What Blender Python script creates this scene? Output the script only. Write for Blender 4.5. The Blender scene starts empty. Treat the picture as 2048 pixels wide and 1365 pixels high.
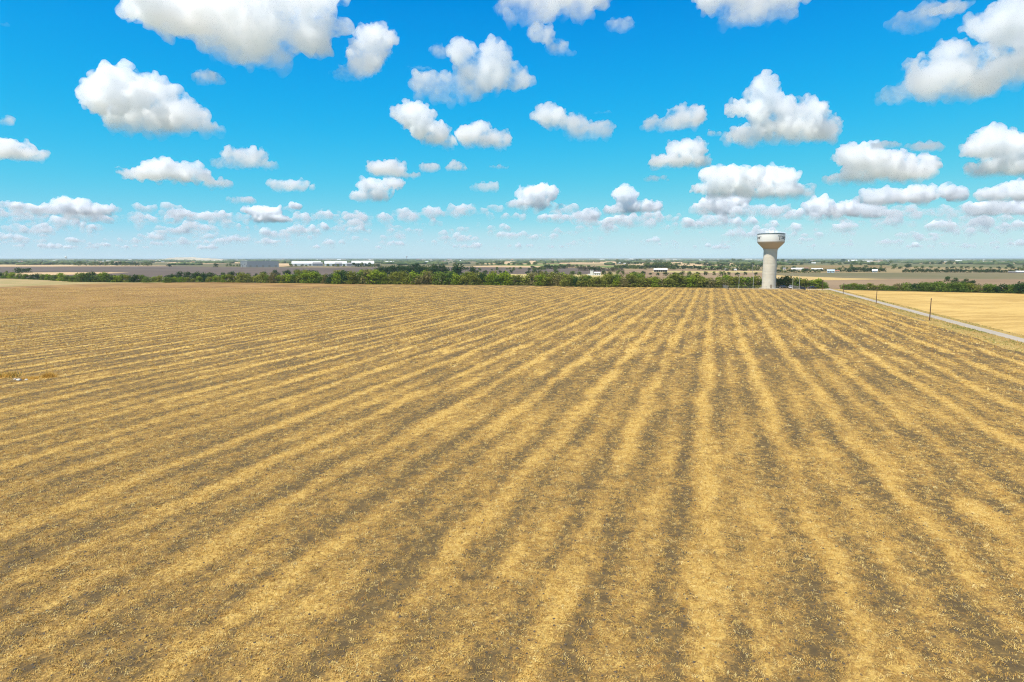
import bpy, bmesh, math, random
import numpy as np
from mathutils import noise, Vector, Matrix

sc = bpy.context.scene
COL = sc.collection
R = math.radians

# ------------------------------------------------------------------ camera
W, H, F = 2048.0, 1365.0, 1300.0          # photograph size and focal length in its pixels
CAMH, PITCH = 18.0, R(7.25)
cd = bpy.data.cameras.new('camera')
cam = bpy.data.objects.new('camera', cd); COL.objects.link(cam)
cam.location = (0, 0, CAMH); cam.rotation_euler = (R(90) - PITCH, 0, 0)
cd.sensor_width = 36; cd.lens = F / W * 36; cd.clip_start = .5; cd.clip_end = 200000
sc.camera = cam

# ------------------------------------------------------------------ sky
EL = R(62)
SUN = Vector((-.739 * math.cos(EL), -.675 * math.cos(EL), math.sin(EL)))
wd = bpy.data.worlds.new('World'); sc.world = wd; wd.use_nodes = True
nt = wd.node_tree; bg = nt.nodes['Background']
sky = nt.nodes.new('ShaderNodeTexSky'); sky.sky_type = 'NISHITA'; sky.sun_disc = False
sky.sun_elevation = EL; sky.sun_rotation = math.atan2(SUN.x, SUN.y); sky.dust_density = 0; sky.ozone_density = 3
m1 = nt.nodes.new('ShaderNodeVectorMath'); m1.operation = 'SCALE'; m1.inputs['Scale'].default_value = .1
m2 = nt.nodes.new('ShaderNodeVectorMath'); m2.operation = 'SCALE'; m2.inputs['Scale'].default_value = 10
cv = nt.nodes.new('ShaderNodeRGBCurve')
def setc(i, pts):
    c = cv.mapping.curves[i]
    c.points[0].location = pts[0]; c.points[1].location = pts[-1]
    for p in pts[1:-1]: c.points.new(*p)
# grade of the whole clear sky: deep azure overhead to pale cyan at the horizon
setc(0, [(0, 0), (.09, .001), (.142, .001), (.265, .034), (.526, .25), (.74, .50), (1, .58)])
setc(1, [(0, 0), (.14, .085), (.18, .13), (.242, .29), (.417, .50), (.68, .69), (.8, .77), (1, .80)])
setc(2, [(0, 0), (.2, .16), (.32, .38), (.42, .78), (.61, .86), (.71, .84), (1, .86)])
cv.mapping.update()
L_ = nt.links.new
L_(sky.outputs[0], m1.inputs[0]); L_(m1.outputs[0], cv.inputs['Color']); L_(cv.outputs[0], m2.inputs[0]); L_(m2.outputs[0], bg.inputs[0])
bg.inputs[1].default_value = .074

# ------------------------------------------------------------------ sun and exposure
sd = bpy.data.lights.new('sun', 'SUN'); sd.energy = 5.0; sd.angle = R(.5); sd.color = (1, .94, .83)
so = bpy.data.objects.new('sun', sd); COL.objects.link(so); so.rotation_euler = SUN.to_track_quat('Z', 'Y').to_euler()
vs = sc.view_settings; vs.view_transform = 'Standard'; vs.look = 'None'; vs.exposure = .45; vs.gamma = 1; vs.use_curve_mapping = False
cy = sc.cycles
cy.max_bounces = 32; cy.volume_bounces = 32; cy.diffuse_bounces = 3; cy.glossy_bounces = 2; cy.transmission_bounces = 4; cy.transparent_max_bounces = 8
cy.volume_max_steps = 256; cy.filter_width = 1.1; cy.use_denoising = True; cy.denoiser = 'OPENIMAGEDENOISE'; cy.denoising_input_passes = 'RGB_ALBEDO_NORMAL'; cy.denoising_prefilter = 'NONE'

# ------------------------------------------------------------------ helpers
CP, SP = math.cos(PITCH), math.sin(PITCH)
def ray(px, py):
    X = (px - W / 2) / F; U = (H / 2 - py) / F
    return np.array([X, CP + SP * U, -SP + CP * U])
def gp(px, py, z=0.0):
    "ground point seen at a photograph pixel"
    d = ray(px, py); t = (z - CAMH) / d[2]
    return Vector((d[0] * t, d[1] * t, z))
def mpp(py):
    "metres per photograph pixel for a thing standing at ground row py"
    d = ray(W / 2, py); return -CAMH / d[2] / F
ROW = R(17.05)
CA, SA = math.cos(ROW), math.sin(ROW)
def uv2xy(u, v): return (u * CA + v * SA, -u * SA + v * CA)
def xy2uv(x, y): return (x * CA - y * SA, x * SA + y * CA)

def tag(o, label=None, cat=None, group=None, kind=None):
    if label: o['label'] = label
    if cat: o['category'] = cat
    if group: o['group'] = group
    if kind: o['kind'] = kind
    return o
def link(name, me, mat=None, parent=None, loc=None, rotz=0):
    o = bpy.data.objects.new(name, me); COL.objects.link(o)
    if mat is not None and me is not None and not me.materials: me.materials.append(mat)
    if parent is not None: o.parent = parent
    if loc is not None: o.location = loc
    if rotz: o.rotation_euler = (0, 0, rotz)
    return o
def thing(name, label, cat, loc=(0, 0, 0), rotz=0, group=None):
    o = link(name, None, loc=loc, rotz=rotz); o.empty_display_size = 1
    return tag(o, label, cat, group)
def mesh(name, V, Fc, smooth=False):
    me = bpy.data.meshes.new(name); me.from_pydata([tuple(v) for v in V], [], [tuple(f) for f in Fc]); me.update()
    if smooth: me.polygons.foreach_set('use_smooth', [True] * len(me.polygons))
    return me

def trimesh(name, V, Fc):
    "triangle mesh from arrays, quickly"
    V = np.asarray(V, dtype=np.float32); Fc = np.asarray(Fc, dtype=np.int32); n = len(Fc)
    me = bpy.data.meshes.new(name); me.vertices.add(len(V)); me.vertices.foreach_set('co', V.ravel())
    me.loops.add(n * 3); me.loops.foreach_set('vertex_index', Fc.ravel()); me.polygons.add(n); me.polygons.foreach_set('loop_start', np.arange(0, n * 3, 3, dtype=np.int32)); me.update(calc_edges=True)
    return me
class MB:
    "collects simple shapes that make ONE part"
    def __init__(s): s.V = []; s.F = []
    def add(s, V, Fc):
        n = len(s.V); s.V += [tuple(v) for v in V]; s.F += [tuple(i + n for i in f) for f in Fc]; return s
    def box(s, x0, x1, y0, y1, z0, z1):
        return s.add([(x0, y0, z0), (x1, y0, z0), (x1, y1, z0), (x0, y1, z0), (x0, y0, z1), (x1, y0, z1), (x1, y1, z1), (x0, y1, z1)],
                     [(0, 3, 2, 1), (4, 5, 6, 7), (0, 1, 5, 4), (1, 2, 6, 5), (2, 3, 7, 6), (3, 0, 4, 7)])
    def tube(s, a, b, ra, rb, n=8, cap=True):
        a = Vector(a); b = Vector(b); d = (b - a).normalized(); t = d.orthogonal().normalized(); q = d.cross(t)
        V = []
        for p, r in ((a, ra), (b, rb)):
            for i in range(n):
                w = 2 * math.pi * i / n; V.append(p + (t * math.cos(w) + q * math.sin(w)) * r)
        Fc = [(i, (i + 1) % n, n + (i + 1) % n, n + i) for i in range(n)]
        if cap: Fc += [tuple(range(n))[::-1], tuple(range(n, 2 * n))]
        return s.add(V, Fc)
    def lathe(s, prof, n=48, cap0=False, cap1=False):
        V = []; Fc = []
        for r, z in prof:
            for i in range(n):
                w = 2 * math.pi * i / n; V.append((r * math.cos(w), r * math.sin(w), z))
        for k in range(len(prof) - 1):
            for i in range(n):
                j = (i + 1) % n; Fc.append((k * n + i, k * n + j, (k + 1) * n + j, (k + 1) * n + i))
        if cap0: Fc.append(tuple(range(n))[::-1])
        if cap1: Fc.append(tuple(range((len(prof) - 1) * n, len(prof) * n)))
        return s.add(V, Fc)
    def obj(s, name, mat, parent=None, smooth=False, loc=None, rotz=0):
        return link(name, mesh(name, s.V, s.F, smooth), mat, parent, loc, rotz)

# ------------------------------------------------------------------ node helpers (the same for shader and geometry trees)
class N:
    def __init__(s, nt): s.nt = nt
    def n(s, t, **kw):
        x = s.nt.nodes.new(t)
        for k, v in kw.items(): setattr(x, k, v)
        return x
    def put(s, sock, v):
        if isinstance(v, bpy.types.NodeSocket): s.nt.links.new(v, sock)
        elif v is not None: sock.default_value = v
    def m(s, op, a, b=None, c=None, clamp=False):
        x = s.n('ShaderNodeMath', operation=op, use_clamp=clamp)
        s.put(x.inputs[0], a); s.put(x.inputs[1], b)
        if c is not None: s.put(x.inputs[2], c)
        return x.outputs[0]
    def vec(s, x, y, z=0.0):
        c = s.n('ShaderNodeCombineXYZ'); s.put(c.inputs[0], x); s.put(c.inputs[1], y); s.put(c.inputs[2], z); return c.outputs[0]
    def sep(s, v):
        c = s.n('ShaderNodeSeparateXYZ'); s.put(c.inputs[0], v); return c.outputs
    def noise(s, v, scale=1.0, detail=2.0, rough=.5):
        x = s.n('ShaderNodeTexNoise'); s.put(x.inputs['Vector'], v); x.inputs['Scale'].default_value = scale
        x.inputs['Detail'].default_value = detail; x.inputs['Roughness'].default_value = rough; return x.outputs[0]
    def rng(s, v, a, b, c=0.0, d=1.0, smooth=False):
        x = s.n('ShaderNodeMapRange')
        if smooth: x.interpolation_type = 'SMOOTHSTEP'
        s.put(x.inputs[0], v)
        for i, q in enumerate((a, b, c, d)): x.inputs[i + 1].default_value = q
        return x.outputs[0]
    def mix(s, f, a, b):
        x = s.n('ShaderNodeMix', data_type='RGBA'); s.put(x.inputs[0], f)
        for sock, v in ((x.inputs[6], a), (x.inputs[7], b)):
            if isinstance(v, tuple): v = (*v, 1) if len(v) == 3 else v
            s.put(sock, v)
        return x.outputs[2]

def new_mat(name):
    m = bpy.data.materials.new(name); m.use_nodes = True
    b = m.node_tree.nodes['Principled BSDF']; b.inputs['Roughness'].default_value = .9; b.inputs['Specular IOR Level'].default_value = .15
    return m, N(m.node_tree), b
def mat(name, c, rough=.8, var=.12, scale=.6, spec=.2, metal=0, rnd=0.0):
    m, g, b = new_mat(name); b.inputs['Roughness'].default_value = rough; b.inputs['Specular IOR Level'].default_value = spec; b.inputs['Metallic'].default_value = metal
    tc = g.n('ShaderNodeTexCoord')
    f = g.rng(g.noise(tc.outputs['Object'], scale, 5, .6), .25, .75)
    lo = tuple(q * (1 - var) for q in c); hi = tuple(min(q * (1 + var), 1) for q in c)
    col = g.mix(f, lo, hi)
    if rnd:
        oi = g.n('ShaderNodeObjectInfo')
        h = g.n('ShaderNodeHueSaturation'); g.put(h.inputs['Color'], col); g.put(h.inputs['Value'], g.rng(oi.outputs['Random'], 0, 1, 1 - rnd, 1 + rnd)); col = h.outputs[0]
    g.put(b.inputs['Base Color'], col)
    return m

# straw cover of the harvested field: windrows every 7.6 m along the rows, frayed and patchy
def straw_cover(g, pos):
    x, y, z = g.sep(pos)[:3]
    u = g.m('SUBTRACT', g.m('MULTIPLY', x, CA), g.m('MULTIPLY', y, SA))
    v = g.m('ADD', g.m('MULTIPLY', x, SA), g.m('MULTIPLY', y, CA))
    def nz(su, sv, det, off=0.0, rough=.5):
        return g.m('SUBTRACT', g.noise(g.vec(g.m('MULTIPLY', u, su), g.m('MULTIPLY', v, sv), off), 1, det, rough), .5)
    w = g.m('ADD', g.m('MULTIPLY', nz(.018, .010, 2), 3.6), g.m('MULTIPLY', nz(.2, .12, 4, 5.0, .6), 2.6))
    ph = g.m('MULTIPLY', g.m('ADD', g.m('ADD', u, w), ROWOFF), 2 * math.pi / ROWSP)
    s = g.m('MULTIPLY', g.m('COSINE', ph), .11)
    s2 = g.m('MULTIPLY', g.m('COSINE', g.m('MULTIPLY_ADD', ph, 2.0, .2)), .185)
    s2 = g.m('ADD', s2, g.m('MULTIPLY', g.m('COSINE', g.m('MULTIPLY_ADD', ph, 3.0, .4)), .04))
    c = g.m('ADD', g.m('ADD', s, s2), g.rng(u, -260, -20, .30, .39))
    c = g.m('ADD', c, g.m('MULTIPLY', nz(.24, .05, 3, 9.0), 1.35))
    c = g.m('ADD', c, g.m('MULTIPLY', nz(.012, .010, 2, 3.0), .45))
    c = g.m('ADD', c, g.m('MULTIPLY', nz(.62, .09, 3, 17.0, .6), .8))
    c = g.m('ADD', c, g.m('MULTIPLY', g.rng(nz(.13, .045, 2, 23.0), .17, .25), .45))
    c = g.m('ADD', c, g.m('MULTIPLY', nz(.8, .6, 5, 2.0, .72), 1.5))
    return c
ROWSP, ROWOFF = 7.3, 0.0

# ------------------------------------------------------------------ ground and fields
def sheet(name, pts, z, m, label=None):
    bm = bmesh.new(); f = bm.faces.new([bm.verts.new((p[0], p[1], z)) for p in pts])
    if f.calc_area() and f.normal.z < 0: f.normal_flip()
    bm.normal_update()
    if bm.faces[:][0].normal.z < 0: bmesh.ops.reverse_faces(bm, faces=bm.faces[:])
    bmesh.ops.triangulate(bm, faces=bm.faces[:])
    me = bpy.data.meshes.new(name); bm.to_mesh(me); bm.free()
    return tag(link(name, me, m), label, None, None, 'structure')
def pix(pts, z=0.0): return [gp(*p) for p in pts]

def field_mat(name, a, b, s=.03, rows=None, fine=.35, c3=None):
    "dry field: two tones in patches, drill lines, fine grain"
    m, g, bs = new_mat(name)
    ge = g.n('ShaderNodeNewGeometry'); pos = ge.outputs['Position']
    x, y, z = g.sep(pos)[:3]
    p = g.noise(g.vec(g.m('MULTIPLY', x, s), g.m('MULTIPLY', y, s * .8)), 1, 5, .6)
    if rows:
        ang, sp, amp = rows
        u = g.m('SUBTRACT', g.m('MULTIPLY', x, math.cos(ang)), g.m('MULTIPLY', y, math.sin(ang)))
        v = g.m('ADD', g.m('MULTIPLY', x, math.sin(ang)), g.m('MULTIPLY', y, math.cos(ang)))
        l = g.noise(g.vec(g.m('MULTIPLY', u, 1 / sp), g.m('MULTIPLY', v, .12 / sp)), 1, 3, .6)
        p = g.m('ADD', p, g.m('MULTIPLY', g.m('SUBTRACT', l, .5), amp))
    q = g.noise(pos, .9, 6, .8)
    p = g.m('ADD', p, g.m('MULTIPLY', g.m('SUBTRACT', q, .5), fine))
    col = g.mix(g.rng(p, .3, .7, smooth=True), a, b)
    if c3: col = g.mix(g.rng(g.noise(pos, s * .35, 3, .6), .52, .64, smooth=True), col, c3)
    g.put(bs.inputs['Base Color'], col)
    bu = g.n('ShaderNodeBump'); bu.inputs['Strength'].default_value = .5; bu.inputs['Distance'].default_value = .12; g.put(bu.inputs['Height'], q); g.put(bs.inputs['Normal'], bu.outputs[0])
    return m

EXT = 15000.0
def ground():
    m, g, b = new_mat('open_country')
    pos = g.n('ShaderNodeNewGeometry').outputs['Position']; x, y, z = g.sep(pos)[:3]
    w = g.n('ShaderNodeTexVoronoi', feature='F1'); g.put(w.inputs['Vector'], g.vec(g.m('MULTIPLY', x, 1 / 900), g.m('MULTIPLY', y, 1 / 900))); w.inputs['Scale'].default_value = 1
    k = g.sep(w.outputs['Color'])[0]
    cr = g.n('ShaderNodeValToRGB'); cr.color_ramp.interpolation = 'CONSTANT'; e = cr.color_ramp.elements
    e[0].position = 0; e[0].color = (.13, .125, .045, 1); e[1].position = .28; e[1].color = (.27, .20, .09, 1)
    for p_, c_ in ((.45, (.15, .135, .055, 1)), (.58, (.13, .10, .075, 1)), (.7, (.30, .22, .10, 1)), (.84, (.14, .12, .05, 1))):
        q = e.new(p_); q.color = c_
    g.put(cr.inputs[0], k)
    n = g.noise(pos, .02, 5, .65)
    h = g.n('ShaderNodeHueSaturation'); g.put(h.inputs['Color'], cr.outputs[0]); g.put(h.inputs['Value'], g.rng(n, .2, .8, .6, 1.4))
    g.put(b.inputs['Base Color'], h.outputs[0])
    k = 60; xs = np.linspace(-EXT, EXT, k + 1); ys = np.linspace(-400, EXT, k + 1)
    V = [(x_, y_, 0) for y_ in ys for x_ in xs]
    Fc = [(j * (k + 1) + i, j * (k + 1) + i + 1, (j + 1) * (k + 1) + i + 1, (j + 1) * (k + 1) + i) for j in range(k) for i in range(k)]
    tag(link('ground', mesh('ground', V, Fc), m), kind='structure')
ground()

# the harvested field under the camera
SOIL, SOIL2 = (.106, .073, .034), (.172, .117, .047)
STRAW, STRAW2 = (.49, .305, .075), (.68, .47, .14)
def stubble_mat():
    m, g, b = new_mat('straw_on_soil')
    pos = g.n('ShaderNodeNewGeometry').outputs['Position']
    c = straw_cover(g, pos)
    f1 = g.noise(pos, 6.5, 4, .75); f2 = g.noise(pos, 1.1, 5, .7)
    c2 = g.m('ADD', g.m('ADD', c, g.m('MULTIPLY', g.m('SUBTRACT', f1, .5), 1.5)), g.m('MULTIPLY', g.m('SUBTRACT', f2, .5), 1.1))
    soil = g.mix(g.rng(f2, .35, .65), SOIL, SOIL2)
    stub = g.mix(g.rng(g.noise(pos, 3.0, 4, .7), .35, .65), (.25, .155, .05), (.385, .228, .062))
    base = g.mix(g.rng(c2, .04, .55, smooth=True), soil, stub)
    straw = g.mix(g.rng(g.noise(pos, 4.5, 3, .7), .3, .7), STRAW, STRAW2)
    col = g.mix(g.rng(c2, .46, .84, smooth=True), base, straw)
    g.put(b.inputs['Base Color'], col)
    bu = g.n('ShaderNodeBump'); bu.inputs['Strength'].default_value = .8; bu.inputs['Distance'].default_value = .10
    g.put(bu.inputs['Height'], g.m('ADD', f1, g.m('MULTIPLY', c2, .5))); g.put(b.inputs['Normal'], bu.outputs[0])
    return m
uR = xy2uv(*gp(2048, 679)[:2])[0]; uL = xy2uv(*gp(2048, 685.4)[:2])[0]        # road edges
VERGE = 6.0
def along(u, v0, v1): return [uv2xy(u, v0), uv2xy(u, v1)]
vend = xy2uv(*gp(1640, 580)[:2])[1]
a0 = uv2xy(uL - VERGE, -120); a1 = uv2xy(uL - VERGE, vend)
far_edge = pix([(1640, 579.5), (1450, 577), (1250, 574), (1024, 571.5), (800, 569), (650, 567.5), (430, 565), (200, 567), (0, 574), (-400, 590)])
sheet('stubble_field', [a0, a1] + far_edge + [(-420, 40), (-420, -120)], .02, stubble_mat())
sheet('brown_stubble_strip', pix([(-400, 589), (0, 574), (200, 567), (430, 565), (650, 567.5), (760, 569), (640, 575), (400, 598), (200, 616), (0, 634), (-400, 672)]), .05,
      field_mat('brown_stubble', (.20, .115, .04), (.36, .215, .07), .05, (R(-65), 5, .5), 1.0))
sheet('grass_strip', pix([(-400, 568), (0, 558), (60, 558), (150, 562.5), (230, 564.5), (430, 564), (430, 565.2), (200, 567.5), (0, 574.5), (-400, 590)]), .06,
      field_mat('pale_grass', (.40, .28, .13), (.27, .23, .08), .05, None, .5))
# road and its verges (one strip each, parallel to the rows)
v0 = -60
vm = field_mat('verge_grass', (.41, .27, .09), (.30, .225, .06), .07, (ROW, 3, .5), .9)
def strip(name, ua, ub, va, vb, z, m):
    return sheet(name, [uv2xy(ua, va), uv2xy(ub, va), uv2xy(ub, vb), uv2xy(ua, vb)], z, m)
wob = [uv2xy(uL - VERGE + 3.0 * noise.noise(Vector((v * .035, 1.5, 0))) + 1.4 * noise.noise(Vector((v * .21, 7.5, 0))), v) for v in np.arange(v0, vend + 8, 1.5)]
sheet('verge', wob + [uv2xy(uL, vend + 25), uv2xy(uL, v0)], .03, vm)
strip('verge', uR, uR + 3.0, v0, vend + 25, .03, vm)
def road_mat():
    m, g, b = new_mat('worn_asphalt')
    pos = g.n('ShaderNodeNewGeometry').outputs['Position']; x, y, z = g.sep(pos)[:3]
    u = g.m('SUBTRACT', g.m('MULTIPLY', x, CA), g.m('MULTIPLY', y, SA)); v = g.m('ADD', g.m('MULTIPLY', x, SA), g.m('MULTIPLY', y, CA))
    n = g.noise(g.vec(g.m('MULTIPLY', u, 1.4), g.m('MULTIPLY', v, .05)), 1, 4, .6)
    col = g.mix(g.rng(n, .35, .65), (.30, .255, .19), (.43, .37, .29))
    col = g.mix(g.rng(g.noise(pos, 3, 4, .7), .35, .8, 0, .5), col, (.40, .36, .29))
    g.put(b.inputs['Base Color'], col); return m
# a low cambered road bed: its near edge is a real step
prof = [(uL - .5, .025), (uL - .10, .05), (uL, .13), ((uL + uR) / 2, .17), (uR, .13), (uR + .12, .05), (uR + .5, .025)]
vv = [v0 + (vend + 30 - v0) * i / 40 for i in range(41)]
V = [(*uv2xy(u, v), z) for v in vv for u, z in prof]; k = len(prof)
Fc = [(j * k + i, j * k + i + 1, (j + 1) * k + i + 1, (j + 1) * k + i) for j in range(40) for i in range(k - 1)]
tag(link('road', mesh('road', V, Fc), road_mat()), kind='structure')

# golden field right of the road
gold = field_mat('golden_stubble', (.40, .25, .07), (.56, .375, .12), .03, (R(70), 4, .9), .9)
e1 = uv2xy(uR + 3, v0); e2 = uv2xy(uR + 3, vend + 12)
sheet('golden_field', [e1, e2] + pix([(1690, 580.5), (1760, 582), (1850, 584), (2048, 588), (2500, 599), (2900, 640)]) + [(420, -60)], .02, gold)

PLOUGH = field_mat('ploughed_soil', (.100, .074, .053), (.145, .108, .08), .006, (R(-60), 8, .35), .15)
TAN = field_mat('tan_stubble', (.42, .28, .14), (.55, .39, .20), .008, None, .2)
PALE = field_mat('pale_dry_grass', (.50, .38, .16), (.36, .30, .10), .02, None, .3)
OLIVE = field_mat('grey_green_pasture', (.14, .125, .055), (.20, .16, .085), .006, (R(88), 12, .4), .2)
BROWN = field_mat('brown_pasture', (.22, .145, .08), (.29, .20, .11), .006, (R(88), 10, .3), .2)
GREEN = field_mat('green_pasture', (.11, .16, .03), (.20, .22, .06), .01, None, .3)
RUST = field_mat('rusty_grassland', (.24, .15, .06), (.16, .15, .05), .006, None, .3)
def fields(rows):
    for i, (nm, z, m, pts) in enumerate(rows): sheet(nm, pix(pts), z, m)
fields([
    ('ploughed_field', .08, PLOUGH, [(-500, 535), (0, 533.5), (330, 532.5), (480, 535.5), (760, 535), (950, 534.6), (1165, 536), (1230, 538.5), (1180, 550), (1000, 558), (760, 562), (430, 562), (0, 557), (-500, 560)]),
    ('tan_strip', .12, TAN, [(-200, 531), (0, 530), (160, 530.5), (345, 532), (345, 533), (0, 534), (-200, 535.5)]),
    ('tan_strip', .12, TAN, [(-60, 548), (50, 545.6), (200, 544.6), (260, 546), (150, 550), (40, 552)]),
    ('pale_meadow', .12, PALE, [(952, 548.5), (1030, 549), (1130, 550), (1240, 548), (1240, 560), (1050, 562), (960, 558)]),
    ('tan_field', .14, TAN, [(945, 532.5), (1020, 531.5), (1090, 532.5), (1165, 534.5), (1165, 536.2), (950, 534.9)]),
    ('tan_field', .30, TAN, [(985, 521.6), (1070, 521.6), (1240, 523.8), (1300, 526.5), (1120, 528.8), (960, 529.2)]),
    ('green_pasture', .2, GREEN, [(960, 529.2), (1120, 528.8), (1190, 531), (1100, 533), (1000, 531.4)]),
    ('green_pasture', .2, GREEN, [(1190, 533), (1230, 531.5), (1300, 533.5), (1230, 538)]),
    ('brown_field', .10, BROWN, [(1230, 541), (1310, 537.5), (1540, 540), (1540, 566), (1240, 566)]),
    ('pale_meadow', .13, PALE, [(1300, 542.8), (1420, 543), (1540, 543), (1540, 545.6), (1400, 546), (1310, 545.2)]),
    ('tan_field', .3, TAN, [(1280, 524), (1390, 525.5), (1470, 527), (1470, 531.5), (1380, 533), (1260, 530)]),
    ('green_pasture', .2, GREEN, [(1330, 533.5), (1420, 530.5), (1500, 533), (1430, 536.5)]),
    ('grey_green_field', .10, OLIVE, [(1545, 546.5), (1660, 546.2), (2048, 545), (2500, 546), (2500, 561), (2048, 559.5), (1760, 558.3), (1640, 556.5), (1560, 553)]),
    ('brown_field', .08, BROWN, [(1640, 555), (1760, 557.5), (2048, 558.5), (2500, 560), (2500, 588), (2048, 582), (1800, 580), (1655, 578)]),
    ('golden_strip', .13, field_mat('golden_strip', (.52, .36, .12), (.42, .29, .12), .03, None, .3), [(1545, 551), (1600, 553.5), (1700, 557), (1780, 559), (1690, 561), (1560, 562)]),
    ('rusty_grassland', .25, RUST, [(1545, 530.5), (1760, 530), (1790, 534), (1760, 538), (1560, 538)]),
    ('tan_field', .3, TAN, [(1838, 525.2), (2300, 526), (2300, 528.3), (1840, 527.4)]),
    ('tan_field', .3, TAN, [(350, 524.5), (480, 524), (480, 527), (400, 529), (330, 527)]),
    ('tan_field', .3, TAN, [(545, 524), (600, 523.6), (600, 531), (560, 534.5), (545, 532)]),
])
# dirt track beyond the hedge, right of the tower
sheet('dirt_track', pix([(1553.0, 553.2), (1554.4, 553.0), (1575, 562.5), (1571, 563.5)]), .2, mat('pale_dirt', (.46, .37, .24)))
# low hills on the horizon
def hills(name, x0, x1, dist, hmax, m, seed, dep=700, tapered=True):
    n = 90; V = []; Fc = []
    for i in range(n + 1):
        t = i / n; px = x0 + (x1 - x0) * t
        X = (px - W / 2) / F * dist
        e = min(1, t * 5, (1 - t) * 5) if tapered else 1
        h = hmax * (e ** 1.2) * (.72 + .45 * noise.noise(Vector((t * 6, seed, 0))) + .12 * noise.noise(Vector((t * 31, seed, 2))))
        for yy, hh in ((-dep, -.5), (-dep * .35, h * .55), (0, h), (dep, -.5)): V.append((X, dist + yy, hh))
    for i in range(n):
        for q in range(3): a = i * 4 + q; Fc.append((a, a + 4, a + 5, a + 1))
    return tag(link(name, mesh(name, V, Fc, True), m), kind='structure')
HW = mat('distant_scrub', (.085, .105, .05), var=.6, scale=.006)
hills('hills', -700, 2900, 13800, 23, HW, 3.3, tapered=False)
hills('hills', 900, 1500, 12000, 27, mat('distant_ridge', (.12, .13, .07), var=.5, scale=.005), 8.1)
hills('quarry_hill', 318, 462, 5600, 31, mat('quarry_spoil', (.42, .36, .25), var=.4, scale=.02), 5.5, 300)

# ------------------------------------------------------------------ straw lying on the field (what nobody could count)
def straw_clump(name, seed, n, L, wd_, h, m):
    r = np.random.default_rng(seed); b = MB()
    for i in range(n):
        a = r.uniform(0, math.pi); l = L * r.uniform(.4, 1.3); x, y = r.normal(0, L * .55, 2); z = abs(r.normal(0, h)) + .015
        up = r.random() < .55; d = Vector((math.cos(a), math.sin(a), r.uniform(.8, 2.6) if up else r.normal(0, .25))).normalized() * l * .5
        if up: z = d.z * .9
        q = Vector((-math.sin(a), math.cos(a), 0)) * wd_ * r.uniform(.6, 1.3); u = Vector((0, 0, wd_ * .9))
        c = Vector((x, y, z)); A, B = c - d, c + d
        b.add([A - q, A + q, A + u, B - q, B + q, B + u], [(0, 3, 5, 2), (1, 2, 5, 4)])     # a ridge-shaped stalk, open below
    me = mesh(name, b.V, b.F); me.materials.append(m); return me
def straw_mat():
    m, g, b = new_mat('dry_straw'); oi = g.n('ShaderNodeObjectInfo'); b.inputs['Roughness'].default_value = .65; b.inputs['Specular IOR Level'].default_value = .3
    cr = g.n('ShaderNodeValToRGB'); e = cr.color_ramp.elements
    e[0].position = 0; e[0].color = (.36, .18, .04, 1); e[1].position = 1; e[1].color = (.76, .60, .26, 1)
    for p_, c_ in ((.3, (.52, .31, .07, 1)), (.85, (.66, .45, .13, 1))): q = e.new(p_); q.color = c_
    g.put(cr.inputs[0], oi.outputs['Random']); g.put(b.inputs['Base Color'], cr.outputs[0]); return m
STR = straw_mat()
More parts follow.
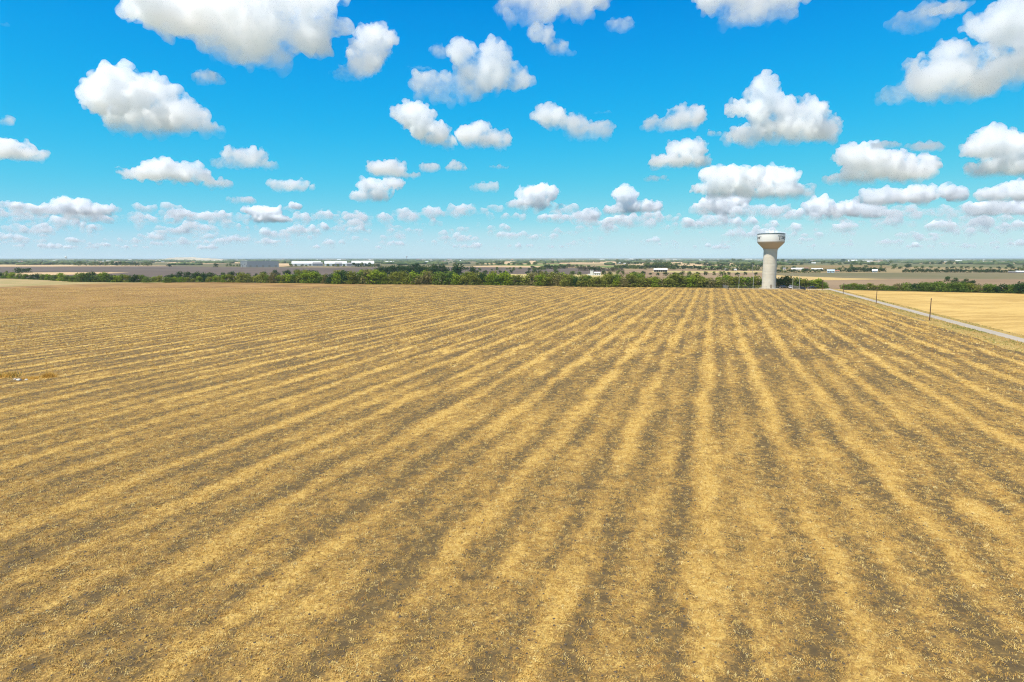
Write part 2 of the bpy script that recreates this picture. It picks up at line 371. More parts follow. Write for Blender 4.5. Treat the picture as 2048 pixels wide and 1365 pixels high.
def scatter(name, srcs, y0, y1, dens, kind):
    "geometry-nodes scatter over the near field; what = straw follows the windrows"
    V = []; Fc = []; ys = np.linspace(y0, y1, 24)
    far = (lambda x: np.interp(x, FEX, FEY) - 2) if kind == 'tuft' else (lambda x: 1e9)
    FEX = [p[0] for p in far_edge[::-1]]; FEY = [p[1] for p in far_edge[::-1]]
    for y in ys:
        for k_ in range(13): x_ = y * (-.86 + 1.72 * k_ / 12); V.append((x_, min(y, far(x_)), .02))
    for j in range(23):
        for i in range(12): a = j * 13 + i; Fc.append((a, a + 1, a + 14, a + 13))
    o = link(name, mesh(name, V, Fc)); tag(o, kind='stuff')
    t = bpy.data.node_groups.new(name + '_scatter', 'GeometryNodeTree')
    t.interface.new_socket('Geometry', in_out='INPUT', socket_type='NodeSocketGeometry'); t.interface.new_socket('Geometry', in_out='OUTPUT', socket_type='NodeSocketGeometry')
    g = N(t); gi = g.n('NodeGroupInput'); go = g.n('NodeGroupOutput')
    dp = g.n('GeometryNodeDistributePointsOnFaces'); g.put(dp.inputs['Mesh'], gi.outputs[0]); dp.inputs['Density'].default_value = dens
    pos = g.n('GeometryNodeInputPosition').outputs[0]
    yy = g.sep(pos)[1]; xx = g.sep(pos)[0]
    c = straw_cover(g, pos)
    rv = g.n('FunctionNodeRandomValue', data_type='FLOAT'); r1 = rv.outputs[1]; rv.inputs['Seed'].default_value = 7
    u_ = g.m('SUBTRACT', g.m('MULTIPLY', xx, CA), g.m('MULTIPLY', yy, SA))
    fade = g.m('MULTIPLY', g.rng(yy, y1 * .35, y1, 1, .05) if kind != 'tuft' else g.rng(yy, y0, y0 + 50, .1, 1), g.m('LESS_THAN', u_, uL - VERGE))
    if kind == 'straw': prob = g.m('MULTIPLY', g.rng(c, .05, .95, .24, .95), fade)
    elif kind == 'tuft': prob = g.m('MULTIPLY', g.rng(c, .1, .9, .16, .9), fade)
    else: prob = g.m('MULTIPLY', g.rng(c, .1, .8, 1.0, .15), fade)
    de = g.n('GeometryNodeDeleteGeometry', domain='POINT'); g.put(de.inputs['Geometry'], dp.outputs['Points']); g.put(de.inputs['Selection'], g.m('GREATER_THAN', r1, prob))
    ci = None
    col = bpy.data.collections.new(name + '_pieces')
    for s in srcs: col.objects.link(s)
    ci = g.n('GeometryNodeCollectionInfo'); ci.inputs['Collection'].default_value = col; ci.inputs['Separate Children'].default_value = True; ci.inputs['Reset Children'].default_value = True
    ip = g.n('GeometryNodeInstanceOnPoints'); g.put(ip.inputs['Points'], de.outputs[0]); g.put(ip.inputs['Instance'], ci.outputs[0]); ip.inputs['Pick Instance'].default_value = True
    rr = g.n('FunctionNodeRandomValue', data_type='FLOAT_VECTOR'); rr.inputs[0].default_value = (0, 0, 0); rr.inputs[1].default_value = (.15, .15, 6.28); rr.inputs['Seed'].default_value = 3
    g.put(ip.inputs['Rotation'], rr.outputs[0])
    rs = g.n('FunctionNodeRandomValue', data_type='FLOAT'); rs.inputs[2].default_value = .6; rs.inputs[3].default_value = 1.4; rs.inputs['Seed'].default_value = 5
    g.put(ip.inputs['Scale'], rs.outputs[1])
    g.put(go.inputs[0], ip.outputs[0])
    md = o.modifiers.new('scatter', 'NODES'); md.node_group = t
    return o
pieces = [bpy.data.objects.new('straw_clump', straw_clump('straw_clump', 20 + i, 7, .115, .0075, .025, STR)) for i in range(5)]
scatter('straw_litter', pieces, 20, 120, 58.0, 'straw')
tufts = [bpy.data.objects.new('straw_tuft', straw_clump('straw_tuft', 40 + i, 8, .23, .020, .04, STR)) for i in range(4)]
scatter('straw_tufts', tufts, 85, 400, 3.2, 'tuft')
CLOD = mat('soil_clod', (.10, .078, .055), var=.3, scale=8)
def clod(seed):
    bm = bmesh.new(); bmesh.ops.create_icosphere(bm, subdivisions=1, radius=.06)
    for v in bm.verts: v.co *= 1 + .5 * noise.noise(v.co * 20 + Vector((seed, 0, 0))); v.co.z *= .7
    me = bpy.data.meshes.new('soil_clod'); bm.to_mesh(me); bm.free(); me.materials.append(CLOD); return bpy.data.objects.new('soil_clod', me)
scatter('soil_clods', [clod(1), clod(2), clod(3)], 20, 90, 3.0, 'clod')

# ------------------------------------------------------------------ water tower
TW = gp(1537.3, 577.3); TD = math.hypot(TW.x, TW.y); TAZ = math.atan2(-TW.y, -TW.x)     # direction from the tower to the camera
def zat(py): d = ray(1540, py); return CAMH + d[2] * TW.y / d[1]
MP = TW.y / 1.0 / F
RT, RS = 7.72, 3.88
zr, zb, zc = zat(468), zat(484), zat(498.5)
tower = thing('water_tower', 'tall pedestal water tower with white lettered tank at the far edge of the field', 'water tower', TW, TAZ)
CONC = mat('pale_concrete', (.60, .54, .43), rough=.9, var=.10, scale=.5, rnd=.045)
BEIGE = mat('beige_tank_paint', (.50, .40, .29), rough=.6, var=.05, scale=.3)
WHITE = mat('white_tank_paint', (.82, .81, .76), rough=.45, var=.03, scale=.3)
NAVY = mat('dark_green_blue_band', (.03, .055, .06), rough=.5)
STEEL = mat('galvanised_steel', (.55, .56, .56), rough=.5, metal=.2)
MB().lathe([(5.6, 0.03), (5.6, .22), (4.3, .24)], 48).obj('base_slab', CONC, tower)
# poured rings of the shaft, each with its recessed joint
zz = np.linspace(.24, zc - .5, 15)
for i in range(14):
    z0_, z1_ = zz[i], zz[i + 1]; r0_ = RS + .18 * (1 - i / 14) ** 2; r1_ = RS + .18 * (1 - (i + 1) / 14) ** 2
    MB().lathe([(r0_ - .10, z0_), (r0_, z0_ + .09), (r1_, z1_ - .07), (r1_ - .10, z1_ + .001)], 56).obj('concrete_ring', CONC, tower, True).data.polygons.foreach_set('use_smooth', [False] * 168)
MB().lathe([(RS - .1, zc - .52), (RS + .35, zc - .5), (RS + .35, zc), (RS, zc + .05)], 56).obj('collar', mat('collar_paint', (.60, .54, .44)), tower)
MB().lathe([(RS + .12, zc + .02), (RS + .55, zc + .35), (RT - .5, zb - 1.0), (RT - .1, zb - .45), (RT, zb)], 64).obj('tank_cone', BEIGE, tower, True)
MB().lathe([(RT - .003, zb - .004), (RT + .02, zb + .05), (RT + .02, zr - .5)], 64).obj('tank_wall', WHITE, tower, True)
MB().lathe([(RT + .025, zr - .5), (RT + .10, zr - .45), (RT + .10, zr), (RT - .6, zr + .12)], 64).obj('rim_band', NAVY, tower)
MB().lathe([(RT - .55, zr + .10), (RT * .6, zr + .22), (3.2, zr + .36), (.3, zr + .40)], 48, cap1=True).obj('roof', WHITE, tower, True)
# railing and panel antennas on the roof
rb = MB()
for i in range(16):
    w = 2 * math.pi * i / 16; c_, s_ = math.cos(w) * 3.0, math.sin(w) * 3.0; w2 = w + 2 * math.pi / 16; c2, s2 = math.cos(w2) * 3.0, math.sin(w2) * 3.0
    rb.tube((c_, s_, zr + .3), (c_, s_, zr + 1.45), .045, .045, 5)
    for hz in (.9, 1.42): rb.tube((c_, s_, zr + hz), (c2, s2, zr + hz), .04, .04, 5)
rb.obj('roof_railing', WHITE, tower)
for i in range(12):
    w = 2 * math.pi * (i + .3) / 12; a = MB()
    a.tube((0, 0, zr + .3), (0, 0, zr + 2.0), .05, .05, 6); a.box(.05, .22, -.19, .19, zr + .75, zr + 1.95 + .25 * ((i * 7) % 3 - 1))
    a.obj('panel_antenna', WHITE, tower, loc=(math.cos(w) * 3.15, math.sin(w) * 3.15, 0), rotz=w)
MB().box(-.9, .9, -.9, .9, zr + .38, zr + 1.2).tube((0, 0, zr + 1.2), (0, 0, zr + 2.5), .06, .03, 6).obj('roof_hatch', WHITE, tower)
d = MB(); d.box(-.06, .10, -.55, .55, .26, 2.45); d.obj('door', mat('tan_steel_door', (.30, .24, .17)), tower, loc=(math.cos(R(18)) * 4.02, math.sin(R(18)) * 4.02, 0), rotz=R(18))
# lettering bent round the tank wall, twice, opposite each other
INK = mat('black_lettering', (.035, .03, .03), rough=.6)
def glyphs(txt, size):
    cu = bpy.data.curves.new('lettering', 'FONT'); cu.body = txt; cu.size = size; cu.extrude = .02; cu.offset = .012; cu.resolution_u = 3
    ob = bpy.data.objects.new('lettering', cu); COL.objects.link(ob)
    me = bpy.data.meshes.new_from_object(ob.evaluated_get(bpy.context.evaluated_depsgraph_get()))
    bpy.data.objects.remove(ob); bm = bmesh.new(); bm.from_mesh(me); bpy.data.meshes.remove(me)
    return bm
def word(th0):
    # th0: angle (from the camera side, counter-clockwise seen from above) where the word starts
    x = 0
    for txt, size, dy, length in (('T', 3.75, -.45, 2.6), ('aylor', 3.2, .25, 12.1)):
        bm = glyphs(txt, size); wx = [v.co.x for v in bm.verts]; bmesh.ops.scale(bm, vec=(length / (max(wx) - min(wx)), 1, 1), verts=bm.verts)
        xs = [v.co.x for v in bm.verts]; x0 = min(xs)
        for v in bm.verts: v.co.x += x - x0; v.co.y += dy
        x = max(v.co.x for v in bm.verts) - (.05 if txt == 'T' else 0)
        q = min(v.co.x for v in bm.verts)
        while q < x + .6:
            bmesh.ops.bisect_plane(bm, geom=bm.verts[:] + bm.edges[:] + bm.faces[:], plane_co=(q, 0, 0), plane_no=(1, 0, 0)); q += .45
        for v in bm.verts:
            th = th0 + v.co.x / RT; r = RT + .045 + v.co.z
            v.co = Vector((r * math.cos(th), r * math.sin(th), zb + 1.25 + v.co.y))
        me = bpy.data.meshes.new('lettering'); bm.to_mesh(me); bm.free()
        link('lettering', me, INK, tower)
    return x
TEXT0 = R(28)
word(TEXT0); word(TEXT0 + math.pi)

# ------------------------------------------------------------------ compound round the tower
def local(px, py): return gp(px, py)
A_, B_ = gp(1456, 579.6), gp(1599, 580.8)
ex = (B_ - A_).normalized(); ey = Vector((-ex.y, ex.x, 0)); LX = (B_ - A_).length; LY = 34.0
pad = [A_, B_, B_ + ey * LY, A_ + ey * LY]
sheet('gravel_pad', [(p.x, p.y) for p in pad], .05, field_mat('gravel', (.28, .19, .095), (.38, .27, .14), .3, None, .6))
sheet('driveway', pix([(1599, 579.5), (1600, 577.8), (1632, 579.0), (1655, 578.6), (1668, 581.0), (1640, 581.2)]), .06, mat('driveway_gravel', (.42, .34, .22)))
fence = thing('chain_link_fence', 'chain link fence with steel posts enclosing the water tower yard', 'fence', A_)
GALV = mat('fence_wire', (.22, .21, .19), rough=.5, metal=.3)
path = [Vector((0, 0, 0)), ex * LX, ex * LX + ey * LY, ey * LY, Vector((0, 0, 0))]
wm = MB(); tr = MB(); HF = 2.1
for s in range(4):
    p, q = path[s], path[s + 1]; d = q - p; n = max(1, round(d.length / 3.0)); u = d.normalized()
    for i in range(n):
        c = p + d * i / n; MB().tube((c.x, c.y, .03), (c.x, c.y, HF + .1), .04, .04, 6).obj('post', GALV, fence)
    tr.tube(p + Vector((0, 0, HF)), q + Vector((0, 0, HF)), .03, .03, 5)
    k = int(d.length / .22)
    for i in range(k):
        for sg in (1, -1):
            a = p + u * (i * .22); b = a + u * (sg * .9)
            if (b - p).dot(u) < 0 or (b - p).dot(u) > d.length: continue
            wm.tube(a + Vector((0, 0, .08)), b + Vector((0, 0, HF)), .006, .006, 3, False)
tr.obj('top_rail', GALV, fence); wm.obj('wire_mesh', GALV, fence)
# dark screened gate leaf standing open towards the field
g0, g1 = gp(1599.5, 578.2), gp(1611, 581.2); gd = g1 - g0
gate = thing('screened_gate', 'dark navy screened gate leaf at the right end of the tower yard', 'gate', g0, math.atan2(gd.y, gd.x))
DK = mat('dark_screen_cloth', (.022, .032, .05), rough=.8); gl = gd.length; gh = 1.75
fr = MB()
for x in (0, gl / 2, gl): fr.tube((x, 0, .03), (x, 0, gh), .05, .05, 6)
for z in (.15, gh): fr.tube((0, 0, z), (gl, 0, z), .04, .04, 6)
fr.obj('gate_frame', GALV, gate)
for i in range(2): MB().box(gl / 2 * i + .06, gl / 2 * (i + 1) - .06, -.02, .02, .2, gh - .05).obj('screen_panel', DK, gate)
MB().tube((gl, 0, .02), (gl, 0, .14), .14, .14, 10).obj('gate_wheel', DK, gate)
p_ = gp(1456.5, 580.2)
t = thing('fence_corner_post', 'short dark wooden post at the left corner of the tower yard', 'post', p_)
MB().tube((0, 0, 0), (0, 0, 1.9), .17, .15, 8).obj('post_body', mat('dark_wood_post', (.05, .035, .025)), t); MB().lathe([(.19, 1.9), (.12, 2.0), (.01, 2.05)], 8).obj('cap', GALV, t)

# pale lamp poles round the yard
POLE = mat('pale_painted_pole', (.50, .48, .43), rough=.6)
for px, b_, tp, where in ((1477.5, 577.6, 550, 'leftmost pale lamp pole in the tower yard'), (1506, 577.6, 549, 'pale lamp pole just left of the water tower shaft'),
                          (1585, 578.6, 551.5, 'pale lamp pole between the parked pickup and the dark gate'), (1598.3, 578.2, 551, 'pale lamp pole standing at the end of the dark gate')):
    c = gp(px, b_); h = (b_ - tp) * mpp(b_)
    t = thing('lamp_pole', where, 'lamp pole', c, TAZ, 'pale lamp poles round the tower yard')
    MB().tube((0, 0, .02), (0, 0, h), .11, .07, 8).obj('pole', POLE, t)
    MB().tube((0, 0, .02), (0, 0, .35), .3, .24, 10).obj('footing', CONC, t)
    MB().tube((0, 0, h - .1), (.7, 0, h + .05), .05, .04, 6).box(.55, 1.1, -.14, .14, h + .0, h + .12).obj('lamp_head', POLE, t)

# ------------------------------------------------------------------ vehicles
TYRE = mat('tyre_rubber', (.02, .02, .02)); RIM = mat('alloy_rim', (.5, .5, .5), rough=.35, metal=.6); GLASS = mat('tinted_glass', (.03, .045, .06), rough=.08, spec=.6)
LAMPW = mat('headlight_lens', (.75, .75, .72), rough=.15, spec=.6); LAMPR = mat('tail_light_lens', (.35, .02, .02), rough=.2)
def extr(prof, hw, taper=0.0):
    n = len(prof); V = [(x, -hw + taper * max(0, z - 1.05), z) for x, z in prof] + [(x, hw - taper * max(0, z - 1.05), z) for x, z in prof]
    Fc = [tuple(range(n)), tuple(range(n, 2 * n))[::-1]] + [(i, n + i, n + (i + 1) % n, (i + 1) % n) for i in range(n)]
    return V, Fc
def vehicle(name, label, cat, px, py, yaw, paint, pickup=False, cap=None):
    t = thing(name, label, cat, gp(px, py), yaw, 'vehicles parked near the tower yard')
    t.location.z = .065
    L2 = 2.75 if pickup else 2.4
    body = [(-L2, .45), (-L2, .95), (-L2 + .08, 1.12), (L2 - 1.35, 1.12), (L2 - .15, .98), (L2, .8), (L2, .42), (L2 - .2, .34), (-L2 + .2, .34)]
    me = MB().add(*extr(body, .95)); o = me.obj('body', paint, t)
    bv = o.modifiers.new('edge', 'BEVEL'); bv.width = .06; bv.segments = 2
    if pickup: cabp = [(-.75, 1.1), (-.6, 1.78), (.55, 1.80), (1.3, 1.1)]
    else: cabp = [(-L2 + .1, 1.1), (-L2 + .35, 1.72), (.55, 1.78), (1.25, 1.1)]
    MB().add(*extr(cabp, .88, .28)).obj('cabin_glass', GLASS, t)
    top = max(z for x, z in cabp); xs = [x for x, z in cabp if z > 1.5]
    MB().add(*extr([(min(xs) - .03, top - .02), (min(xs), top + .05), (max(xs), top + .05), (max(xs) + .06, top - .02)], .70)).obj('roof', paint, t)
    if pickup: MB().box(-L2 + .08, -.8, -.82, .82, 1.08, 1.14).obj('bed_cover', cap or TYRE, t)
    for x in (-L2 + .95, L2 - .95):
        for y in (-.9, .9):
            w = MB().tube((x, y - .12, .36), (x, y + .12, .36), .36, .36, 16).obj('wheel', TYRE, t)
            MB().tube((x, y - .13, .36), (x, y + .13, .36), .2, .2, 10).obj('rim', RIM, w)
    for y in (-.68, .68):
        MB().box(L2 - .08, L2 + .012, y - .18, y + .18, .68, .82).obj('headlight', LAMPW, t)
        MB().box(-L2 - .012, -L2 + .08, y - .15, y + .15, .78, 1.0).obj('tail_light', LAMPR, t)
    MB().box(-L2 - .06, -L2 + .05, -.85, .85, .42, .6).obj('bumper', STEEL, t); MB().box(L2 - .05, L2 + .06, -.85, .85, .42, .6).obj('bumper', STEEL, t)
    return t
BLK = mat('black_car_paint', (.012, .014, .018), rough=.2, spec=.5); WHT = mat('white_car_paint', (.6, .63, .68), rough=.3, spec=.5)
vehicle('parked_car', 'black car parked beside the water tower, partly behind grass', 'car', 1567, 577.4, R(15), BLK)
vehicle('parked_pickup', 'silver white pickup with blue tinted windows beside a pale lamp pole', 'pickup', 1580.5, 577.6, R(70), WHT, True)
vehicle('parked_pickup', 'black pickup parked on the driveway right of the dark gate', 'pickup', 1624, 578.4, R(8), BLK, True, LAMPW)

# ------------------------------------------------------------------ wooden poles along the road and far off
WOOD = mat('weathered_brown_pole', (.115, .065, .04), rough=.9, var=.25, scale=3); GREYW = mat('grey_weathered_pole', (.33, .30, .26), rough=.9)
for px, b_, tp, lab in ((1859, 642, 597, 'nearest brown wooden pole beside the road'), (1752.2, 608, 575, 'second nearest brown wooden pole beside the road'),
                        (1686.3, 588.3, 569.5, 'third brown wooden pole beside the road'), (1644.3, 580.9, 560, 'farthest brown pole beside the road, in front of a leafy tree')):
    c = gp(px, b_); h = max((b_ - tp) * mpp(b_), 5.6)
    t = thing('roadside_pole', lab, 'pole', c, ROW, 'brown wooden poles along the road')
    MB().tube((0, 0, -.1), (0, 0, h), .15, .10, 9).obj('pole', WOOD, t)
    MB().tube((0, 0, h), (0, 0, h + .06), .11, .06, 9).obj('cap', GALV, t)
    i_ = MB()
    for s_ in (-1, 1): i_.tube((0, 0, h - .45), (s_ * .28, 0, h - .32), .025, .025, 5).tube((s_ * .28, 0, h - .34), (s_ * .28, 0, h - .2), .05, .04, 6)
    i_.obj('insulator', GALV, t)
for px, b_, tp, lab in ((1504.8, 546, 528, 'power pole seen just left of the water tower shaft'), (1030, 541, 520, 'lone power pole on the dark ploughed field'),
                        (1735.6, 544.5, 535.5, 'power pole in front of the dark trees by the small white house'), (1858.3, 545, 534.5, 'power pole left of middle in front of the long dark tree row'),
                        (1919.7, 545.5, 536, 'power pole right of middle in front of the long dark tree row'), (1983.5, 545.5, 536, 'power pole at the right end of the long dark tree row')):
    c = gp(px, b_); h = (b_ - tp) * mpp(b_)
    t = thing('power_pole', lab, 'power pole', c, 0, 'grey power poles across the far fields')
    MB().tube((0, 0, 0), (0, 0, h), .22, .16, 7).obj('pole', GREYW, t)
    MB().box(-1.2, 1.2, -.07, .07, h - 1.0, h - .84).obj('crossarm', GREYW, t)

# ------------------------------------------------------------------ trees
def leaf_mat(name, a, b, tr=.38):
    m = bpy.data.materials.new(name); m.use_nodes = True; t = m.node_tree; t.nodes.clear(); g = N(t)
    oi = g.n('ShaderNodeObjectInfo'); tc = g.n('ShaderNodeTexCoord')
    f = g.m('ADD', g.m('MULTIPLY', oi.outputs['Random'], .6), g.m('MULTIPLY', g.noise(tc.outputs['Object'], .7, 4, .7), .7))
    col = g.mix(g.rng(f, .25, 1.0), a, b)
    d = g.n('ShaderNodeBsdfDiffuse'); tl = g.n('ShaderNodeBsdfTranslucent'); mx = g.n('ShaderNodeMixShader'); mx.inputs[0].default_value = tr
    g.put(d.inputs[0], col); g.put(tl.inputs[0], col); t.links.new(d.outputs[0], mx.inputs[1]); t.links.new(tl.outputs[0], mx.inputs[2])
    o = g.n('ShaderNodeOutputMaterial'); t.links.new(mx.outputs[0], o.inputs[0]); return m
BARK = mat('bark', (.12, .09, .065), rough=.95)
def crown_mesh(seed, n, w, h, z0, leaf, lobes, m, core=.55, skirt=True):
    "unit crown, real metres; leaf-clump faces on uneven lobes"
    r = np.random.default_rng(seed); V = []; Fc = []
    C = []
    for i in range(lobes):
        a = r.uniform(0, 2 * math.pi); q = math.sqrt(r.uniform(0, 1)) * w * .36; zc_ = r.uniform(.16, .84)
        rr_ = w * r.uniform(.20, .31) * (1.1 - .35 * abs(zc_ - .4))
        C.append((math.cos(a) * q * (1.15 - zc_ * .6), math.sin(a) * q * (1.15 - zc_ * .6), z0 + (h - z0) * zc_, rr_))
    C.append((0, 0, z0 + (h - z0) * .5, w * .3))
    wts = np.array([c[3] ** 2 for c in C]); wts /= wts.sum()
    for i in range(n):
        c = C[r.choice(len(C), p=wts)]; u = r.normal(size=3); u /= np.linalg.norm(u); k = c[3] * r.uniform(core, 1.08)
        p = np.array(c[:3]) + u * k * np.array([1, 1, (h - z0) / w * .95])
        if skirt and r.random() < .2: a = r.uniform(0, 6.28); q = w * .5 * math.sqrt(r.uniform(.05, 1)); p = np.array([math.cos(a) * q, math.sin(a) * q, r.uniform(.1, h * .28)])
        if p[2] < .1: p[2] = r.uniform(.1, 1.2)
        nrm = u + r.normal(size=3) * .55; nrm /= np.linalg.norm(nrm)
        t1 = np.cross(nrm, r.normal(size=3)); t1 /= np.linalg.norm(t1); t2 = np.cross(nrm, t1); s = leaf * r.uniform(.55, 1.35)
        b = len(V); bend = nrm * s * .25
        V += [p - t1 * s, p - t2 * s * .7 + bend, p + t1 * s, p + t2 * s * .7 + bend]; Fc += [(b, b + 1, b + 2), (b, b + 2, b + 3)]
    me = trimesh('crown', V, Fc); me.materials.append(m); return me
def trunk_mesh(seed, h, rr_):
    r = random.Random(seed); b = MB(); b.tube((0, 0, -.15), (.1, .05, h * .35), rr_, rr_ * .7, 7, False)
    for i in range(4):
        a = i * 1.6 + r.uniform(-.4, .4); e = (math.cos(a) * h * .22, math.sin(a) * h * .22, h * r.uniform(.6, .82))
        b.tube((.1, .05, h * .33), e, rr_ * .55, rr_ * .15, 5, False)
    me = mesh('trunk', b.V, b.F, True); me.materials.append(BARK); return me
SPEC = {}
def species(key, a, b, w, h, z0, n, leaf, lobes, var=3, tr=.38):
    m = leaf_mat(key + '_leaves', a, b, tr)
    SPEC[key] = (h, [(crown_mesh(hash_(key) + 31 * i, n, w, h, z0, leaf, lobes, m), trunk_mesh(i + 5, h, .2)) for i in range(var)])
def hash_(s): return sum(ord(c) * (i + 3) for i, c in enumerate(s))
species('olive', (.18, .195, .028), (.29, .295, .055), 8.5, 8, .1, 900, .42, 10)
species('bright', (.18, .255, .018), (.285, .345, .03), 8.5, 8, .1, 900, .42, 10)
species('green', (.10, .16, .024), (.18, .24, .038), 8.5, 8, .1, 900, .42, 10)
species('dark', (.028, .07, .022), (.06, .115, .03), 9, 8.5, .2, 900, .42, 9)
species('dry', (.20, .165, .05), (.26, .23, .09), 8, 7, .1, 700, .38, 9)
species('far_dark', (.03, .065, .024), (.07, .105, .035), 10, 9, .6, 220, .8, 7)
species('far_green', (.09, .135, .03), (.16, .20, .05), 10, 9, .6, 220, .8, 7)
species('far_grey', (.13, .11, .07), (.17, .14, .09), 10, 8, .5, 170, .7, 7)
rt = random.Random(11)
LOOK = {'olive': 'olive green', 'bright': 'bright yellow-green', 'green': 'mid green', 'dark': 'dark green', 'dry': 'dry grey-brown',
        'far_dark': 'dark green', 'far_green': 'soft green', 'far_grey': 'bare grey-brown'}
seen = {}
MASS = []
def tree(key, px, py, hpx, label, group, wide=1.0, name='leafy_tree'):
    if name == 'mass': MASS.append((key, px, py, hpx, wide)); return
    h0, vr = SPEC[key]; c = gp(px, py); h = hpx * mpp(py); s = h / h0
    i = rt.randrange(len(vr)); cm, tm = vr[i]
    t = thing(name, label, 'bush' if name == 'hedge_bush' else 'tree', c, rt.uniform(0, 6.28), group); t.scale = (s * wide * rt.uniform(.92, 1.12), s * wide * rt.uniform(.92, 1.12), s)
    link('crown', cm, None, t); link('trunk', tm, None, t)
    return t
def near_landmark(px):
    for x, s in ((120, 'at the far left end of the stubble field'), (345, 'right of the pale grass strip at left'), (470, 'left of the grey warehouse'), (565, 'in front of the grey warehouse'), (660, 'in front of the first white warehouse'),
                 (760, 'in front of the last white warehouse'), (860, 'left of the tallest dark trees'), (955, 'in front of the tallest dark trees'), (1060, 'in front of the pale meadow'),
                 (1170, 'left of the white ruin'), (1220, 'in front of the white ruin'), (1310, 'right of the white ruin'), (1380, 'in front of the long white barn'), (1450, 'right of the long white barn'), (1545, 'left of the water tower shaft'), (1660, 'right of the water tower shaft')):
        if px < x: return s
    return 'right of the road'
def lerp(tab, x):
    xs = [t[0] for t in tab]; return [float(np.interp(x, xs, [t[k] for t in tab])) for k in range(1, len(tab[0]))]
# front hedgerow along the far edge of the stubble field: (px, base row, height px)
front = [(345, 565.5, 12), (425, 565.3, 14), (470, 566, 20), (620, 567.2, 22), (680, 568.5, 29), (760, 569, 29), (830, 569.5, 27), (950, 570.5, 24), (1050, 571.2, 26), (1100, 572.5, 27), (1150, 574, 24), (1260, 574.5, 29), (1330, 575, 25), (1400, 575.5, 27), (1465, 576.2, 24)]
x = 352.0
while x < 1470:
    by, hh = lerp(front, x)
    r_ = rt.random(); k = 'olive' if r_ < .42 else 'bright' if r_ < .62 else 'green' if r_ < .78 else 'dry' if r_ < .92 else 'dark'
    hh *= rt.uniform(.72, 1.06); tall = 'tall' if hh > 25 else 'low'
    tree(k, x, by - rt.uniform(0, .9), hh, f'{tall} {LOOK[k]} front hedgerow tree {near_landmark(x)}', f'{tall} {LOOK[k]} hedgerow trees {near_landmark(x)}', 1.15)
    if 600 < x and rt.random() < .5: k2 = rt.choice(['olive', 'green', 'bright', 'olive']); tree(k2, x + rt.uniform(-5, 5), by - rt.uniform(2.5, 5), hh * rt.uniform(.85, 1.0), f'{LOOK[k2]} back-row hedgerow tree {near_landmark(x)}', f'second row {LOOK[k2]} hedgerow trees {near_landmark(x)}', 1.1)
    x += rt.uniform(7.5, 13)
HG = field_mat('hedge_floor', (.07, .065, .025), (.12, .10, .04), .1, None, .6)
sheet('hedge_ground', pix([(345, 565.9), (430, 565.5), (650, 568), (800, 569.3), (1024, 571.8), (1250, 574.3), (1450, 576.8), (1655, 578), (1655, 576), (1450, 573.5), (1250, 571.2), (1024, 568.8), (800, 566.3), (650, 565), (430, 563), (345, 563)]), .15, HG)
sheet('hedge_ground', pix([(1688, 580.6), (1760, 582.1), (1850, 584.1), (2048, 588.1), (2300, 594), (2300, 590), (2048, 584.5), (1850, 580.8), (1760, 579), (1688, 578.4)]), .15, HG)
sheet('hedge_ground', pix([(-60, 557), (30, 558), (90, 561), (150, 564.4), (230, 565.5), (345, 565.5), (345, 562.5), (230, 562), (140, 560.5), (30, 555), (-60, 554)]), .15, HG)
# left hedge
left = [(-40, 557, 14), (30, 558.5, 13), (90, 561.5, 13), (140, 565, 17), (200, 565.5, 20), (260, 566, 16), (345, 566.8, 14)]
x = -12.0
while x < 350:
    by, hh = lerp(left, x)
    r_ = rt.random(); k = 'green' if r_ < .45 else 'bright' if r_ < .72 else 'olive' if r_ < .85 else 'dark'
    hh *= rt.uniform(.8, 1.1)
    tree(k, x, by - rt.uniform(.6, 1.6), hh, f'{LOOK[k]} bush in the left hedge {near_landmark(x)}', f'{LOOK[k]} bushes of the left hedge {near_landmark(x)}', 1.35, 'hedge_bush')
    x += rt.uniform(9, 15)
# shrubs right of the tower, before the road
for px, by, hh, k in ((1556, 576.0, 19, 'olive'), (1566, 576.2, 21, 'green'), (1577, 576.3, 24, 'olive'), (1590, 576.5, 22, 'green'), (1606, 577, 19, 'olive'), (1619, 577, 18, 'green'), (1632, 577.2, 20, 'bright'), (1644, 577.4, 17, 'green'), (1650, 577.8, 13, 'green'), (1470, 576, 22, 'olive'), (1484, 576, 23, 'bright'), (1497, 576, 22, 'green'), (1510, 576, 23, 'olive'), (1523, 576, 21, 'green'), (1535, 576, 20, 'olive')):
    tree(k, px, by, hh, f'{LOOK[k]} tree in the hedgerow {near_landmark(px)}', f'{LOOK[k]} trees of the hedgerow {near_landmark(px)}', 1.2)
# right hedge, beyond the golden field
right = [(1688, 580, 11), (1720, 580.8, 13), (1745, 581.3, 12), (1800, 582.2, 13), (1830, 583, 19), (1880, 584, 20), (1940, 585.5, 17), (2000, 586.5, 17), (2048, 588, 22), (2120, 590, 22)]
x = 1690.0
while x < 2110:
    by, hh = lerp(right, x); r_ = rt.random(); k = 'green' if r_ < .5 else 'dark' if r_ < .8 else 'olive' if r_ < .93 else 'dry'
    w_ = 'between the two farther road poles' if x < 1752 else 'just right of the second road pole' if x < 1850 else 'behind the nearest road pole' if x < 1915 else 'right of the nearest road pole' if x < 1985 else 'at the right edge of the golden field'
    tree(k, x, by - rt.uniform(0, 1.2), hh * rt.uniform(.8, 1.1), f'{LOOK[k]} bush in the right hedge {w_}', f'{LOOK[k]} bushes of the right hedge {w_}', 1.5, 'hedge_bush')
    x += rt.uniform(8.5, 13.5)
for px, by, hh, n_ in ((1894, 563.5, 11, 'left'), (1910, 566, 10.5, 'right')): tree('dark', px, by, hh, f'{n_} one of the paired dark trees on the brown field', 'pair of dark trees on the brown field', 1.1)
